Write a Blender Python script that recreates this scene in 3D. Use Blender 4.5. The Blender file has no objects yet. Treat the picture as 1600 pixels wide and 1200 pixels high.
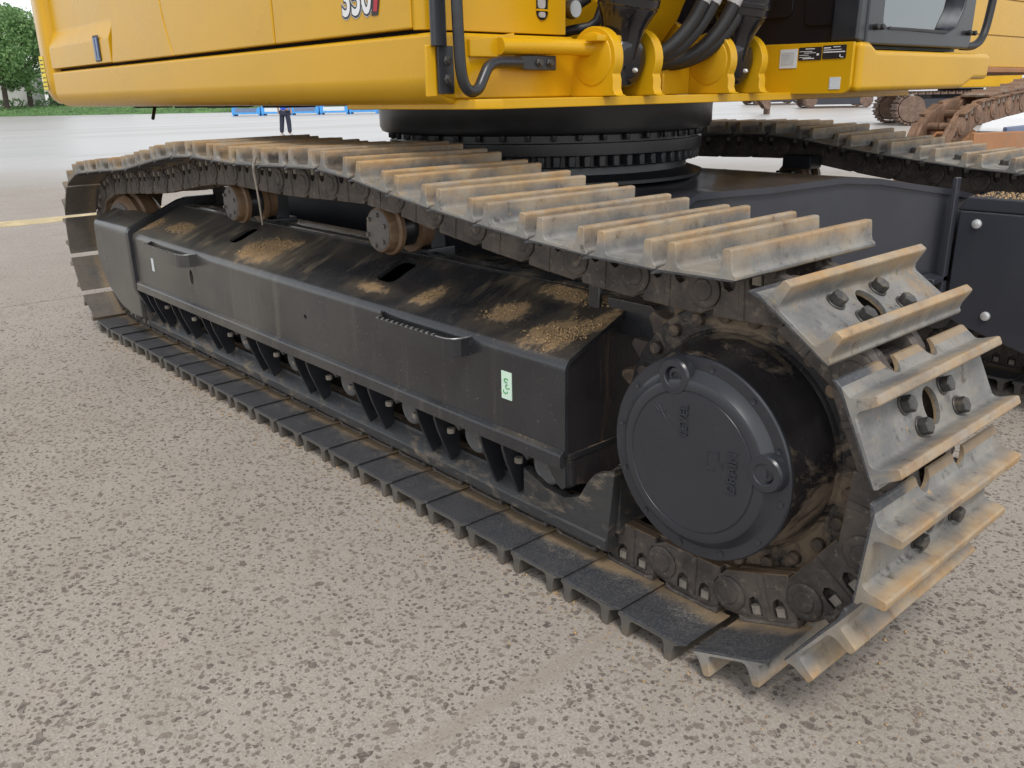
import bpy, bmesh, math, random
import numpy as np
from mathutils import Matrix, Vector
from mathutils.geometry import tessellate_polygon

random.seed(7)
rng = np.random.default_rng(7)
S = bpy.context.scene
COL = S.collection
R = math.radians
PI = math.pi

# ------------------------------------------------------------------ camera
GZ = 0.014                      # the excavator's own zero lies this far above the ground
cam = bpy.data.cameras.new('camera')
cam.sensor_width = 36.0
cam.lens = 30.166
cam.clip_start = 0.05
cam.clip_end = 900
cam_o = bpy.data.objects.new('camera', cam)
COL.objects.link(cam_o)
r2 = (0.66430854, 0.74725634, -0.01738212)
u2 = (-0.22836112, 0.2250456, 0.94720942)
fw = (-0.71172001, 0.6252699, -0.32014401)
cam_o.matrix_world = Matrix(((r2[0], u2[0], -fw[0], 1.06865546),
                             (r2[1], u2[1], -fw[1], -1.50068983),
                             (r2[2], u2[2], -fw[2], 1.35642203 + GZ),
                             (0, 0, 0, 1)))
S.camera = cam_o

# ------------------------------------------------------------------ sky, sun, exposure
SUN_EL, SUN_AZ = R(58), R(-35)       # azimuth measured from +X towards +Y
w = bpy.data.worlds.new('World')
S.world = w
w.use_nodes = True
wn = w.node_tree
wn.nodes.clear()
sky = wn.nodes.new('ShaderNodeTexSky')
sky.sky_type = 'NISHITA'
sky.sun_disc = False
sky.sun_elevation = SUN_EL
sky.sun_rotation = R(90) - SUN_AZ
sky.air_density = 1.0
sky.dust_density = 1.0
sky.ozone_density = 1.0
hs = wn.nodes.new('ShaderNodeHueSaturation')
hs.inputs['Saturation'].default_value = 0.22
bg = wn.nodes.new('ShaderNodeBackground')
bg.inputs['Strength'].default_value = 0.15
wo = wn.nodes.new('ShaderNodeOutputWorld')
wn.links.new(sky.outputs[0], hs.inputs['Color'])
wn.links.new(hs.outputs[0], bg.inputs[0])
wn.links.new(bg.outputs[0], wo.inputs[0])
sun = bpy.data.lights.new('sun', 'SUN')
sun.energy = 1.2
sun.angle = R(15)
sun.color = (1.0, 0.96, 0.90)
sun_o = bpy.data.objects.new('sun', sun)
COL.objects.link(sun_o)
sd = Vector((math.cos(SUN_EL) * math.cos(SUN_AZ), math.cos(SUN_EL) * math.sin(SUN_AZ), math.sin(SUN_EL)))
sun_o.rotation_euler = sd.to_track_quat('Z', 'Y').to_euler()
sun_o.location = (0, 0, 30)
S.view_settings.view_transform = 'Standard'
S.view_settings.look = 'None'
S.view_settings.gamma = 1.0
S.view_settings.use_curve_mapping = False
S.view_settings.exposure = 0.58
S.render.engine = 'CYCLES'
S.cycles.use_denoising = True
S.cycles.max_bounces = 8


# ------------------------------------------------------------------ materials
class N:
    """small wrapper round a node tree"""
    def __init__(s, name):
        s.m = bpy.data.materials.new(name)
        s.m.use_nodes = True
        s.t = s.m.node_tree
        s.t.nodes.clear()

    def n(s, kind, **kw):
        nd = s.t.nodes.new('ShaderNode' + kind)
        for k, v in kw.items():
            setattr(nd, k, v)
        return nd

    def link(s, a, b):
        s.t.links.new(a, b)

    def val(s, sock, v):
        if isinstance(v, bpy.types.NodeSocket):
            s.link(v, sock)
        else:
            sock.default_value = v

    def math(s, op, a, b=0.0, c=0.0, clamp=False):
        nd = s.n('Math', operation=op, use_clamp=clamp)
        s.val(nd.inputs[0], a)
        s.val(nd.inputs[1], b)
        s.val(nd.inputs[2], c)
        return nd.outputs[0]

    def ramp(s, x, lo, hi, smooth=True):
        nd = s.n('MapRange', interpolation_type='SMOOTHSTEP' if smooth else 'LINEAR')
        s.val(nd.inputs[0], x)
        nd.inputs[1].default_value = lo
        nd.inputs[2].default_value = hi
        nd.inputs[3].default_value = 0
        nd.inputs[4].default_value = 1
        return nd.outputs[0]

    def mix(s, f, a, b):
        nd = s.n('Mix', data_type='RGBA', clamp_factor=True)
        s.val(nd.inputs[0], f)
        s.val(nd.inputs[6], a if isinstance(a, bpy.types.NodeSocket) else (*a, 1))
        s.val(nd.inputs[7], b if isinstance(b, bpy.types.NodeSocket) else (*b, 1))
        return nd.outputs[2]

    def mixf(s, f, a, b):
        nd = s.n('Mix', data_type='FLOAT', clamp_factor=True)
        s.val(nd.inputs[0], f)
        s.val(nd.inputs[2], a)
        s.val(nd.inputs[3], b)
        return nd.outputs[0]

    def coord(s, stretch=(1, 1, 1), world=False, rnd=False, rot=(0, 0, 0)):
        if world:
            v = s.n('NewGeometry').outputs['Position']
        else:
            v = s.n('TexCoord').outputs['Object']
        mp = s.n('Mapping')
        mp.inputs['Scale'].default_value = stretch
        mp.inputs['Rotation'].default_value = rot
        s.link(v, mp.inputs['Vector'])
        v = mp.outputs[0]
        if rnd:
            oi = s.n('ObjectInfo')
            off = s.math('MULTIPLY', oi.outputs['Random'], 57.0)
            va = s.n('VectorMath', operation='ADD')
            s.link(v, va.inputs[0])
            cx = s.n('CombineXYZ')
            for i in range(3):
                s.link(off, cx.inputs[i])
            s.link(cx.outputs[0], va.inputs[1])
            v = va.outputs[0]
        return v

    def noise(s, v, scale, detail=4, rough=0.6, dist=0.0):
        nd = s.n('TexNoise')
        s.link(v, nd.inputs['Vector'])
        nd.inputs['Scale'].default_value = scale
        nd.inputs['Detail'].default_value = detail
        nd.inputs['Roughness'].default_value = rough
        nd.inputs['Distortion'].default_value = dist
        return nd.outputs[0]

    def up(s):
        sx = s.n('SeparateXYZ')
        s.link(s.n('NewGeometry').outputs['Normal'], sx.inputs[0])
        return sx.outputs[2]

    def axis(s, i, world=False):
        sx = s.n('SeparateXYZ')
        if world:
            s.link(s.n('NewGeometry').outputs['Position'], sx.inputs[0])
        else:
            s.link(s.n('TexCoord').outputs['Object'], sx.inputs[0])
        return sx.outputs[i]

    def bump(s, h, strength=0.3, dist=0.01, prev=None):
        nd = s.n('Bump')
        nd.inputs['Strength'].default_value = strength
        nd.inputs['Distance'].default_value = dist
        s.link(h, nd.inputs['Height'])
        if prev is not None:
            s.link(prev, nd.inputs['Normal'])
        return nd.outputs[0]

    def out(s, col, rough=0.5, metal=0.0, normal=None, coat=0.0, spec=0.5, **kw):
        p = s.n('BsdfPrincipled')
        s.val(p.inputs['Base Color'], col if isinstance(col, bpy.types.NodeSocket) else (*col, 1))
        s.val(p.inputs['Roughness'], rough)
        s.val(p.inputs['Metallic'], metal)
        p.inputs['Coat Weight'].default_value = coat
        p.inputs['Coat Roughness'].default_value = 0.12
        p.inputs['Specular IOR Level'].default_value = spec
        for k, v in kw.items():
            s.val(p.inputs[k.replace('_', ' ')], v)
        if normal is not None:
            s.link(normal, p.inputs['Normal'])
        o = s.n('OutputMaterial')
        s.link(p.outputs[0], o.inputs[0])
        return s.m


def simple(name, col, rough=0.5, metal=0.0, var=0.12, scale=8, coat=0.0, dust=None, dscale=5,
           dlo=0.5, dhi=0.7, dup=False, stretch=(1, 1, 1), damt=1.0, bump=0.0, bscale=60, rnd=False, rot=(0, 0, 0), drough=0.85, spec=0.5):
    n = N(name)
    v = n.coord(rnd=rnd)
    a = n.noise(v, scale)
    c1 = tuple(x * (1 - var) for x in col)
    c2 = tuple(min(1, x * (1 + var)) for x in col)
    c = n.mix(n.ramp(a, .3, .7), c1, c2)
    rr = n.math('ADD', rough, n.math('MULTIPLY', n.math('SUBTRACT', a, .5), .18), clamp=True)
    if dust:
        vd = n.coord(stretch, rnd=rnd, rot=rot)
        f = n.ramp(n.noise(vd, dscale, 6, .68), dlo, dhi)
        if dup:
            f = n.math('MULTIPLY', f, n.ramp(n.up(), .05, .75))
        f = n.math('MULTIPLY', f, damt)
        c = n.mix(f, c, dust)
        rr = n.mixf(f, rr, drough)
    nm = None
    if bump:
        nm = n.bump(n.noise(v, bscale, 5), bump, .004)
    return n.out(c, rr, metal, nm, coat, spec)


M = {}
M['yellow'] = simple('yellow_paint', (.60, .33, .006), .28, var=.05, scale=2, coat=.06, spec=.34, dust=(.50, .40, .22), dscale=1.5, dlo=.50, dhi=.9, damt=.10)
M['black_paint'] = simple('black_paint', (.020, .021, .025), .36, var=.2, coat=.1, dust=(.16, .14, .11), dscale=14, dlo=.55, dhi=.9, damt=.18)
M['black_gloss'] = simple('black_gloss', (.012, .011, .014), .16, var=.1, coat=.3)
M['rubber'] = simple('hose_rubber', (.018, .017, .018), .5, var=.2)
M['chrome'] = simple('bare_steel', (.55, .55, .54), .3, 1.0)
M['sleeve'] = simple('grey_sleeve', (.42, .41, .40), .6, dust=(.2, .19, .18), dscale=40)
M['cover'] = simple('satin_black_paint', (.028, .030, .036), .30, var=.06, scale=5, dust=(.15, .14, .12), dscale=30, dlo=.62, dhi=.85, damt=.25)
M['bolt'] = simple('dark_bolt', (.06, .058, .055), .45, .3, var=.3, scale=30, dust=(.25, .2, .14), dscale=40, damt=.5, rnd=True)
M['nut'] = simple('pale_nut', (.25, .22, .18), .6, var=.3, scale=30)
M['white_bolt'] = simple('zinc_bolt', (.62, .62, .62), .35, .5, var=.1)
M['sticker_white'] = simple('white_sticker', (.62, .66, .68), .5, var=.04)
M['sticker_green'] = simple('green_white_sticker', (.62, .80, .66), .5, var=.05)
M['sticker_black'] = simple('black_sticker', (.02, .018, .02), .45, var=.05)
M['sticker_yellow'] = simple('yellow_warning', (.80, .62, .02), .45, var=.05)
M['print_grey'] = simple('pale_print', (.55, .57, .60), .5)
M['print_green'] = simple('green_print', (.03, .28, .07), .5)
M['print_white'] = simple('white_print', (.75, .75, .75), .5, var=.02)
M['print_red'] = simple('red_print', (.42, .015, .03), .45)
M['steel_blue'] = simple('blue_grey_steel', (.16, .21, .33), .35, .4)
M['dark_slot'] = simple('dark_opening', (.006, .006, .007), .8)
M['seat'] = simple('grey_green_seat', (.34, .38, .32), .8)
M['interior'] = simple('cab_lining', (.20, .24, .26), .8)


def mat_frame():
    """track frame in black paint: dusty streaks run down it, dust lies on upward faces"""
    n = N('track_frame_paint')
    v = n.coord()
    base = n.mix(n.ramp(n.noise(v, 3), .3, .7), (.017, .018, .021), (.028, .029, .032))
    vs = n.coord((14, 14, .9))
    st = n.math('MULTIPLY', n.ramp(n.noise(vs, 1.0, 5, .6), .54, .80), .22)
    c = n.mix(st, base, (.24, .22, .17))
    far = n.ramp(n.axis(0), -.6, -3.8)                    # the idler end has collected more dry dust
    film = n.math('MULTIPLY', n.math('MULTIPLY', n.ramp(n.noise(v, 2.2, 5), .25, .7), far), .38)
    c = n.mix(film, c, (.21, .195, .155))
    sp = n.math('MULTIPLY', n.ramp(n.noise(v, 90, 2, .5), .68, .78), .35)
    c = n.mix(sp, c, (.30, .26, .20))
    upf = n.ramp(n.up(), .55, .98)
    vt = n.coord((1.6, 12, 12), rot=(0, 0, R(8)))
    dirt = n.ramp(n.math('ADD', n.math('MULTIPLY', n.noise(n.coord((5, 1.3, 1.3), rot=(0, 0, R(-12))), 3.0, 7, .7), .75),
                         n.math('MULTIPLY', n.noise(v, 2.4, 4), .45)), .58, .80)
    patch = n.ramp(n.noise(v, 1.7, 3), .40, .62)
    yy = n.axis(1)
    mud = 0.0
    halo = 0.0
    wob = n.math('MULTIPLY', n.math('SUBTRACT', n.noise(n.coord((1.5, 1, 1), rot=(0, 0, R(-15))), 9, 6, .75), .5), 3.2)
    for px, py, rx, ry in ((-2.52, .19, .20, .085), (-2.40, .24, .10, .05), (-1.245, .17, .05, .05), (-.885, .18, .07, .055), (-.62, .155, .09, .075), (-.54, .22, .05, .07),
                           (-3.76, .17, .07, .06), (-3.45, .19, .14, .05), (-.72, .32, .14, .035), (-1.55, .14, .10, .03)):
        dx = n.math('DIVIDE', n.math('SUBTRACT', n.math('SUBTRACT', n.axis(0), px), n.math('MULTIPLY', n.math('SUBTRACT', yy, py), .35)), rx)
        dy = n.math('DIVIDE', n.math('SUBTRACT', yy, py), ry)
        d = n.math('SQRT', n.math('ADD', n.math('MULTIPLY', dx, dx), n.math('MULTIPLY', dy, dy)))
        halo = n.math('MAXIMUM', halo, n.math('SUBTRACT', 1, n.ramp(n.math('ADD', d, n.math('MULTIPLY', wob, .8)), .7, 2.4)))
        mud = n.math('MAXIMUM', mud, n.math('SUBTRACT', 1, n.ramp(n.math('ADD', d, wob), .55, 1.15)))
    mud = n.math('MULTIPLY', mud, n.ramp(n.up(), .4, .8))
    dirt = n.math('MULTIPLY', n.math('MULTIPLY', n.math('MULTIPLY', dirt, upf), n.ramp(yy, .085, .14)), n.math('ADD', .30, n.math('MULTIPLY', patch, .65)))
    c = n.mix(dirt, c, n.mix(n.noise(v, 25, 4), (.10, .085, .06), (.30, .225, .13)))
    c = n.mix(n.math('MULTIPLY', n.math('MULTIPLY', halo, n.ramp(n.up(), .4, .8)), .26), c, (.22, .165, .105))
    c = n.mix(mud, c, n.mix(n.noise(v, 70, 5, .75), (.20, .12, .055), (.46, .31, .16)))
    dirt = n.math('MAXIMUM', dirt, mud)
    ro = n.mixf(n.math('MAXIMUM', dirt, n.math('MULTIPLY', film, .5)), n.math('ADD', .17, n.math('MULTIPLY', n.noise(v, 6), .18)), .85)
    nm = n.bump(n.noise(v, 130, 4), .08, .002)
    nm = n.bump(n.math('MULTIPLY', mud, n.math('ADD', .5, n.noise(v, 90, 5, .8))), .8, .006, nm)
    return n.out(c, ro, 0.0, nm, .25)


def mat_shoe(name, muddy=0.0, low=False, recess_shade=False, mudc=(.23, .135, .085)):
    """track shoe: bare worn steel with rusty grouser tips; the inner side keeps its black paint under dust"""
    n = N(name)
    v = n.coord(rnd=True)
    z = n.axis(2)
    y = n.axis(1)
    oi = n.n('ObjectInfo').outputs['Random']
    ns = n.noise(v, 7, 6, .65)
    steel = n.mix(n.ramp(ns, .30, .70), (.155, .155, .152), (.30, .288, .262))
    steel = n.mix(n.ramp(n.noise(v, 26, 5, .7), .54, .72), steel, (.065, .062, .058))
    steel = n.mix(n.math('MULTIPLY', n.ramp(n.noise(v, 4.3, 5, .6), .46, .66), n.math('ADD', .15, n.math('MULTIPLY', oi, .40))), steel, (.31, .225, .125))
    vy = n.coord((60, 6, 4), rnd=True)
    side = n.ramp(n.noise(vy, 1, 4), .5, .75)
    steel = n.mix(n.math('MULTIPLY', side, .25), steel, (.36, .28, .17))
    zn = n.math('ADD', z, n.math('MULTIPLY', n.math('SUBTRACT', ns, .5), .075))
    brk = n.ramp(n.noise(n.coord((1, .35, 1), rnd=True), 16, 6, .75), .36, .60)
    tip = n.math('MULTIPLY', n.math('MULTIPLY', n.ramp(zn, .098, .136), n.math('ADD', .40, n.math('MULTIPLY', brk, .60))), n.math('ADD', .55, n.math('MULTIPLY', oi, .40)))
    c = n.mix(tip, steel, n.mix(n.ramp(n.noise(v, 14, 5), .35, .7), (.43, .245, .085), (.42, .315, .19)))
    if low:
        c = n.mix(.85, c, n.mix(n.noise(v, 18, 5, .7), (.055, .052, .048), (.135, .122, .105)))
    spots = n.math('MULTIPLY', n.math('MULTIPLY', n.ramp(n.noise(v, 60, 4, .7), .60, .70), n.ramp(n.noise(v, 3, 3), .40, .62)), .25 if low else 1.0)
    c = n.mix(n.math('MULTIPLY', spots, .7), c, (.46, .31, .14))
    if recess_shade:                                       # shade between the grousers put into the colour, with some mud brown
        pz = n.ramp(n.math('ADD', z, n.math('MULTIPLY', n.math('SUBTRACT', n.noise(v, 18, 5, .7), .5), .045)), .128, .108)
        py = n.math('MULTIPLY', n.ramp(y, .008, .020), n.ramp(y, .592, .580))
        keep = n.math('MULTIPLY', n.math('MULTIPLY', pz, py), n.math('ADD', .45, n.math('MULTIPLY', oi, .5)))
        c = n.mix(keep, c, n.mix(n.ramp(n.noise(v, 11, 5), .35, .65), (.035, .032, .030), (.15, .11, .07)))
    # inner side
    inner = n.math('LESS_THAN', z, .0755)
    dusty = n.ramp(n.math('ADD', n.ramp(y, .0, .30, False), n.math('MULTIPLY', n.math('SUBTRACT', n.noise(v, 6, 6, .75), .5), 1.6)), .25, .95)
    grain = n.ramp(n.noise(v, 150, 4, .8), .46, .60)
    dn = n.math('MULTIPLY', n.math('ADD', .18, n.math('MULTIPLY', dusty, .82)), n.math('ADD', .14, n.math('MULTIPLY', grain, .72)))
    ci = n.mix(dn, n.mix(n.noise(v, 12), (.020, .024, .033), (.048, .051, .058)), (.34, .305, .25))
    mud = n.math('MULTIPLY', n.ramp(n.math('ADD', y, n.math('MULTIPLY', n.math('SUBTRACT', n.noise(v, 9, 5), .5), .10)), .115, .165), .8)
    ci = n.mix(mud, ci, n.mix(n.noise(v, 20), (.20, .14, .085), (.38, .27, .15)))
    pack = n.ramp(n.math('ADD', n.noise(n.coord((1, 1, 1), rnd=True), 5, 7, .75), n.math('MULTIPLY', oi, .16)), .69, .78)
    if not low:
        c = n.mix(n.math('MULTIPLY', pack, .65), c, n.mix(n.noise(v, 80, 4, .7), (.22, .145, .075), (.44, .32, .19)))
    c = n.mix(inner, c, ci)
    ro = n.mixf(inner, n.math('ADD', .46, n.math('MULTIPLY', n.noise(v, 15), .3)), n.mixf(dn, .38, .85))
    me = n.mixf(inner, n.mixf(tip, .25, .03), 0.0)
    if muddy:
        c = n.mix(n.math('MULTIPLY', n.ramp(n.noise(v, 5, 5), .2, .55), muddy), c, n.mix(n.noise(v, 22, 5, .7), tuple(q * .5 for q in mudc), tuple(q * 1.35 for q in mudc)))
        me = 0.0
        ro = .8
    nm = n.bump(n.math('ADD', n.noise(v, 55, 6, .7), n.math('MULTIPLY', pack, .6)), .45, .003)
    return n.out(c, ro, me, nm)


def mat_link(name, c0=(.040, .034, .031), c1=(.120, .098, .082)):
    n = N(name)
    v = n.coord(rnd=True)
    c = n.mix(n.ramp(n.noise(v, 9, 6, .7), .3, .7), c0, c1)
    c = n.mix(n.math('MULTIPLY', n.ramp(n.noise(v, 45, 4, .7), .55, .72), .55), c, (.27, .225, .17))
    z = n.axis(2)
    rail = n.math('LESS_THAN', z, -.0605)
    c = n.mix(n.math('MULTIPLY', rail, .6), c, (.20, .13, .07))
    nm = n.bump(n.noise(v, 70, 5, .7), .4, .003)
    return n.out(c, n.math('ADD', .48, n.math('MULTIPLY', n.noise(v, 20), .3)), .1, nm)


def mat_mud(name, c0, c1, c2, s=7, lo=.45, hi=.62, rough=.5, stretch=(1, 1, 1)):
    n = N(name)
    v = n.coord()
    vs = n.coord(stretch)
    c = n.mix(n.noise(v, 5), c0, c1)
    f = n.ramp(n.noise(vs, s, 7, .72, .6), lo, hi)
    f2 = n.math('MULTIPLY', f, n.math('ADD', .45, n.math('MULTIPLY', n.noise(v, 60, 4, .8), .6)))
    c = n.mix(f2, c, c2)
    ro = n.mixf(f, rough, .9)
    nm = n.bump(n.noise(v, 45, 6, .75), .5, .005)
    return n.out(c, ro, 0, nm)


M['frame'] = mat_frame()
M['shoe'] = mat_shoe('track_shoe_steel')
M['shoe_low'] = mat_shoe('dirty_shoe_paint', 0.0, True)
M['shoe_shaded'] = mat_shoe('shaded_recess_shoe', 0.0, False, True)
M['shoe_rear'] = mat_shoe('mud_caked_shoe', .60, False, False, (.150, .122, .090))
M['shoe_muddy'] = mat_shoe('muddy_shoe_steel', .85)
M['link'] = mat_link('track_link_steel')
M['link_rust'] = mat_link('rusty_link_steel', (.13, .075, .045), (.27, .16, .10))
M['hub'] = mat_mud('muddy_hub', (.016, .015, .017), (.030, .027, .027), (.26, .195, .13), 3.6, .50, .60, .26, (1, 1.6, 1))
M['sprocket'] = mat_mud('muddy_sprocket', (.035, .028, .024), (.075, .055, .045), (.24, .17, .11), 9, .45, .65, .6)
M['end_plate'] = mat_mud('muddy_end_plate', (.014, .013, .015), (.024, .020, .021), (.13, .085, .055), 9, .52, .72, .4, (1, 1.6, .35))
M['roller_rust'] = mat_mud('rusty_roller', (.11, .065, .035), (.22, .13, .07), (.33, .24, .15), 9, .5, .7, .5)
M['roller_face'] = mat_mud('dusty_roller_face', (.085, .077, .072), (.15, .135, .125), (.23, .19, .15), 8, .5, .7, .55)
M['roller_dark'] = mat_mud('dark_roller', (.08, .08, .083), (.145, .142, .137), (.22, .19, .15), 12, .55, .7, .5)
M['guard'] = mat_mud('roller_guard_paint', (.030, .031, .033), (.052, .052, .052), (.30, .235, .16), 6, .50, .72, .36, (1, 1, 2.5))
M['carbody'] = simple('carbody_paint', (.036, .038, .048), .33, var=.10, scale=3, coat=.15, dust=(.13, .12, .11), dscale=22, dlo=.60, dhi=.85, damt=.35)
M['mud_brown'] = mat_mud('mud_brown_steel', (.10, .062, .045), (.17, .108, .078), (.27, .185, .135), 6, .45, .65, .75)
M['worn_edge'] = simple('worn_edge', (.23, .23, .235), .4, .5, var=.3, scale=60)
M['dirt'] = simple('dry_dirt', (.36, .24, .12), .95, var=.45, scale=120, rnd=False)
M['rust_plate'] = mat_mud('rusty_plate', (.30, .13, .05), (.45, .22, .10), (.28, .20, .14), 4, .5, .7, .7)
M['dark_body'] = simple('dark_machine_side', (.035, .036, .045), .55)
M['denim'] = simple('dark_trousers', (.025, .03, .05), .9)
M['blue_cloth'] = simple('blue_shirt', (.03, .13, .75), .85)
M['skin'] = simple('skin', (.45, .27, .19), .6)
M['hair'] = simple('black_hair', (.01, .009, .008), .6)
M['shoe_leather'] = simple('shoe_leather', (.5, .48, .45), .6)
M['blue_steel'] = simple('blue_painted_steel', (.07, .33, .72), .5, var=.15)
M['bark'] = simple('bark', (.09, .07, .055), .9, var=.3, scale=3)
M['wall'] = simple('pale_render', (.50, .49, .46), .9, var=.08, scale=.4)
M['grass'] = simple('grass_green', (.075, .15, .045), .9, var=.45, scale=.5)
M['line'] = simple('yellow_line_paint', (.52, .41, .22), .7, var=.2, scale=6, dust=(.36, .31, .25), dscale=3, dlo=.5, dhi=.75, damt=.6)


def mat_leaf(name, c0, c1):
    n = N(name)
    oi = n.noise(n.coord(), 1.2, 3)
    c = n.mix(n.ramp(oi, .3, .7), c0, c1)
    p = n.n('BsdfPrincipled')
    n.link(c, p.inputs['Base Color'])
    p.inputs['Roughness'].default_value = .6
    t = n.n('BsdfTranslucent')
    n.link(c, t.inputs[0])
    mx = n.n('MixShader')
    mx.inputs[0].default_value = .35
    n.link(p.outputs[0], mx.inputs[1])
    n.link(t.outputs[0], mx.inputs[2])
    o = n.n('OutputMaterial')
    n.link(mx.outputs[0], o.inputs[0])
    return n.m


M['leaf'] = mat_leaf('leaf', (.12, .235, .08), (.25, .40, .15))  # greens lifted so the colour carries the distance haze


def mat_glass():
    n = N('cab_glass')
    g = n.n('BsdfGlossy')
    g.inputs['Roughness'].default_value = .02
    g.inputs['Color'].default_value = (.9, .95, 1, 1)
    t = n.n('BsdfTransparent')
    t.inputs[0].default_value = (.62, .80, .84, 1)
    f = n.n('Fresnel')
    f.inputs[0].default_value = 1.5
    mx = n.n('MixShader')
    n.link(n.math('ADD', n.math('MULTIPLY', f.outputs[0], .8), .22, clamp=True), mx.inputs[0])
    n.link(t.outputs[0], mx.inputs[1])
    n.link(g.outputs[0], mx.inputs[2])
    o = n.n('OutputMaterial')
    n.link(mx.outputs[0], o.inputs[0])
    return n.m


M['glass'] = mat_glass()


def mat_ground():
    """worn concrete with exposed aggregate, wet and shiny farther away where rain still stands"""
    n = N('worn_concrete')
    v = n.coord(world=True)
    big = n.noise(v, .45, 5, .6)
    mid = n.noise(v, 3.2, 5, .65)
    c = n.mix(n.ramp(big, .3, .7), (.342, .305, .260), (.405, .365, .315))
    c = n.mix(n.math('MULTIPLY', n.ramp(mid, .46, .72), .40), c, (.26, .22, .18))
    fine = n.noise(v, 160, 4, .75)
    c = n.mix(n.math('MULTIPLY', n.ramp(fine, .42, .62), .55), c, (.205, .172, .143))
    c = n.mix(n.math('MULTIPLY', n.ramp(n.noise(v, 420, 2), .62, .74), .5), c, (.56, .51, .45))
    gr = n.noise(v, 75, 6, .8)
    c = n.mix(n.math('MULTIPLY', n.ramp(gr, .47, .64), .52), c, (.225, .188, .156))
    c = n.mix(n.math('MULTIPLY', n.ramp(n.noise(v, 1.9, 4), .58, .72), .22), c, (.33, .33, .27))
    c = n.mix(n.math('MULTIPLY', n.ramp(n.noise(v, 2.6, 3), .60, .74), .25), c, (.40, .30, .24))
    c = n.mix(n.math('MULTIPLY', n.ramp(n.noise(n.coord((1, 1, 1), world=True), .85, 4, .55), .60, .72), .30), c, (.235, .205, .175))
    # small chips between the larger stones
    va = n.n('VectorMath', operation='ADD')
    n.link(v, va.inputs[0])
    ns = n.n('TexNoise')
    n.link(v, ns.inputs['Vector'])
    ns.inputs['Scale'].default_value = 50
    sc = n.n('VectorMath', operation='SCALE')
    n.link(ns.outputs['Color'], sc.inputs[0])
    sc.inputs['Scale'].default_value = .018
    n.link(sc.outputs[0], va.inputs[1])
    vo = n.n('TexVoronoi', feature='F1')
    vo.inputs['Scale'].default_value = 72
    n.link(va.outputs[0], vo.inputs['Vector'])
    sx = n.n('SeparateColor')
    n.link(vo.outputs['Color'], sx.inputs[0])
    keep = n.math('GREATER_THAN', sx.outputs[0], .45)
    rad = n.math('ADD', .22, n.math('MULTIPLY', sx.outputs[1], .25))
    chip = n.math('MULTIPLY', keep, n.math('SUBTRACT', 1, n.ramp(n.math('SUBTRACT', vo.outputs['Distance'], rad), -.04, .06)))
    cc = n.mix(sx.outputs[2], (.10, .083, .070), (.22, .18, .15))
    dens = n.ramp(n.noise(v, 1.3, 4), .25, .6)
    c = n.mix(n.math('MULTIPLY', chip, n.math('ADD', .45, n.math('MULTIPLY', dens, .5))), c, cc)
    # smooth mortar in the slab joints, and the thin joint farther back
    jx = n.axis(0, True)
    jw = n.math('MULTIPLY', n.math('SUBTRACT', n.noise(v, 9, 5, .7), .5), .10)
    j1 = n.math('SUBTRACT', 1, n.ramp(n.math('ABSOLUTE', n.math('ADD', n.math('ADD', jx, .235), jw)), .012, .040))
    c = n.mix(n.math('MULTIPLY', j1, .65), c, n.mix(n.noise(v, 40, 4), (.25, .21, .175), (.33, .28, .235)))
    j2 = n.math('SUBTRACT', 1, n.ramp(n.math('ABSOLUTE', n.math('ADD', n.math('ADD', jx, 5.78), n.math('MULTIPLY', jw, .3))), .004, .016))
    c = n.mix(n.math('MULTIPLY', j2, .7), c, (.12, .10, .085))
    vo2 = n.n('TexVoronoi', feature='F1')
    vo2.inputs['Scale'].default_value = 150
    n.link(va.outputs[0], vo2.inputs['Vector'])
    s2 = n.n('SeparateColor')
    n.link(vo2.outputs['Color'], s2.inputs[0])
    chip2 = n.math('MULTIPLY', n.math('GREATER_THAN', s2.outputs[0], .55), n.math('SUBTRACT', 1, n.ramp(vo2.outputs['Distance'], .30, .42)))
    c = n.mix(n.math('MULTIPLY', chip2, .6), c, n.mix(s2.outputs[1], (.11, .092, .078), (.50, .45, .39)))
    # rain-wet area
    x, y = n.axis(0, True), n.axis(1, True)
    d = n.math('ADD', n.math('MULTIPLY', x, -.75), n.math('MULTIPLY', y, .66))
    d = n.math('ADD', d, n.math('MULTIPLY', n.math('SUBTRACT', n.noise(n.coord((.09, .05, 1), world=True, rot=(0, 0, R(42))), 1, 5), .5), 11))
    wet = n.ramp(d, 11, 19)
    c = n.mix(n.math('MULTIPLY', wet, .70), c, (.46, .45, .435))  # sky sheen on the wet yard put into the colour as a paler tone
    streak = n.noise(n.coord((.30, .02, 1), world=True, rot=(0, 0, R(-46))), 1.0, 6, .7)
    c = n.mix(n.math('MULTIPLY', n.math('MULTIPLY', wet, n.ramp(streak, .52, .68)), .45), c, (.25, .25, .245))
    puddle = n.math('MULTIPLY', wet, n.ramp(streak, .30, .60))
    ro = n.mixf(wet, .80, n.mixf(puddle, .48, .30))
    h = n.math('SUBTRACT', n.math('ADD', n.math('MULTIPLY', fine, .6), n.math('MULTIPLY', mid, .8)), n.math('MULTIPLY', chip, .25))
    b = n.n('Bump')
    b.inputs['Distance'].default_value = .004
    n.link(n.mixf(wet, .55, .01), b.inputs['Strength'])
    n.link(h, b.inputs['Height'])
    return n.out(c, ro, 0, b.outputs[0])


M['ground'] = mat_ground()


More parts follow.
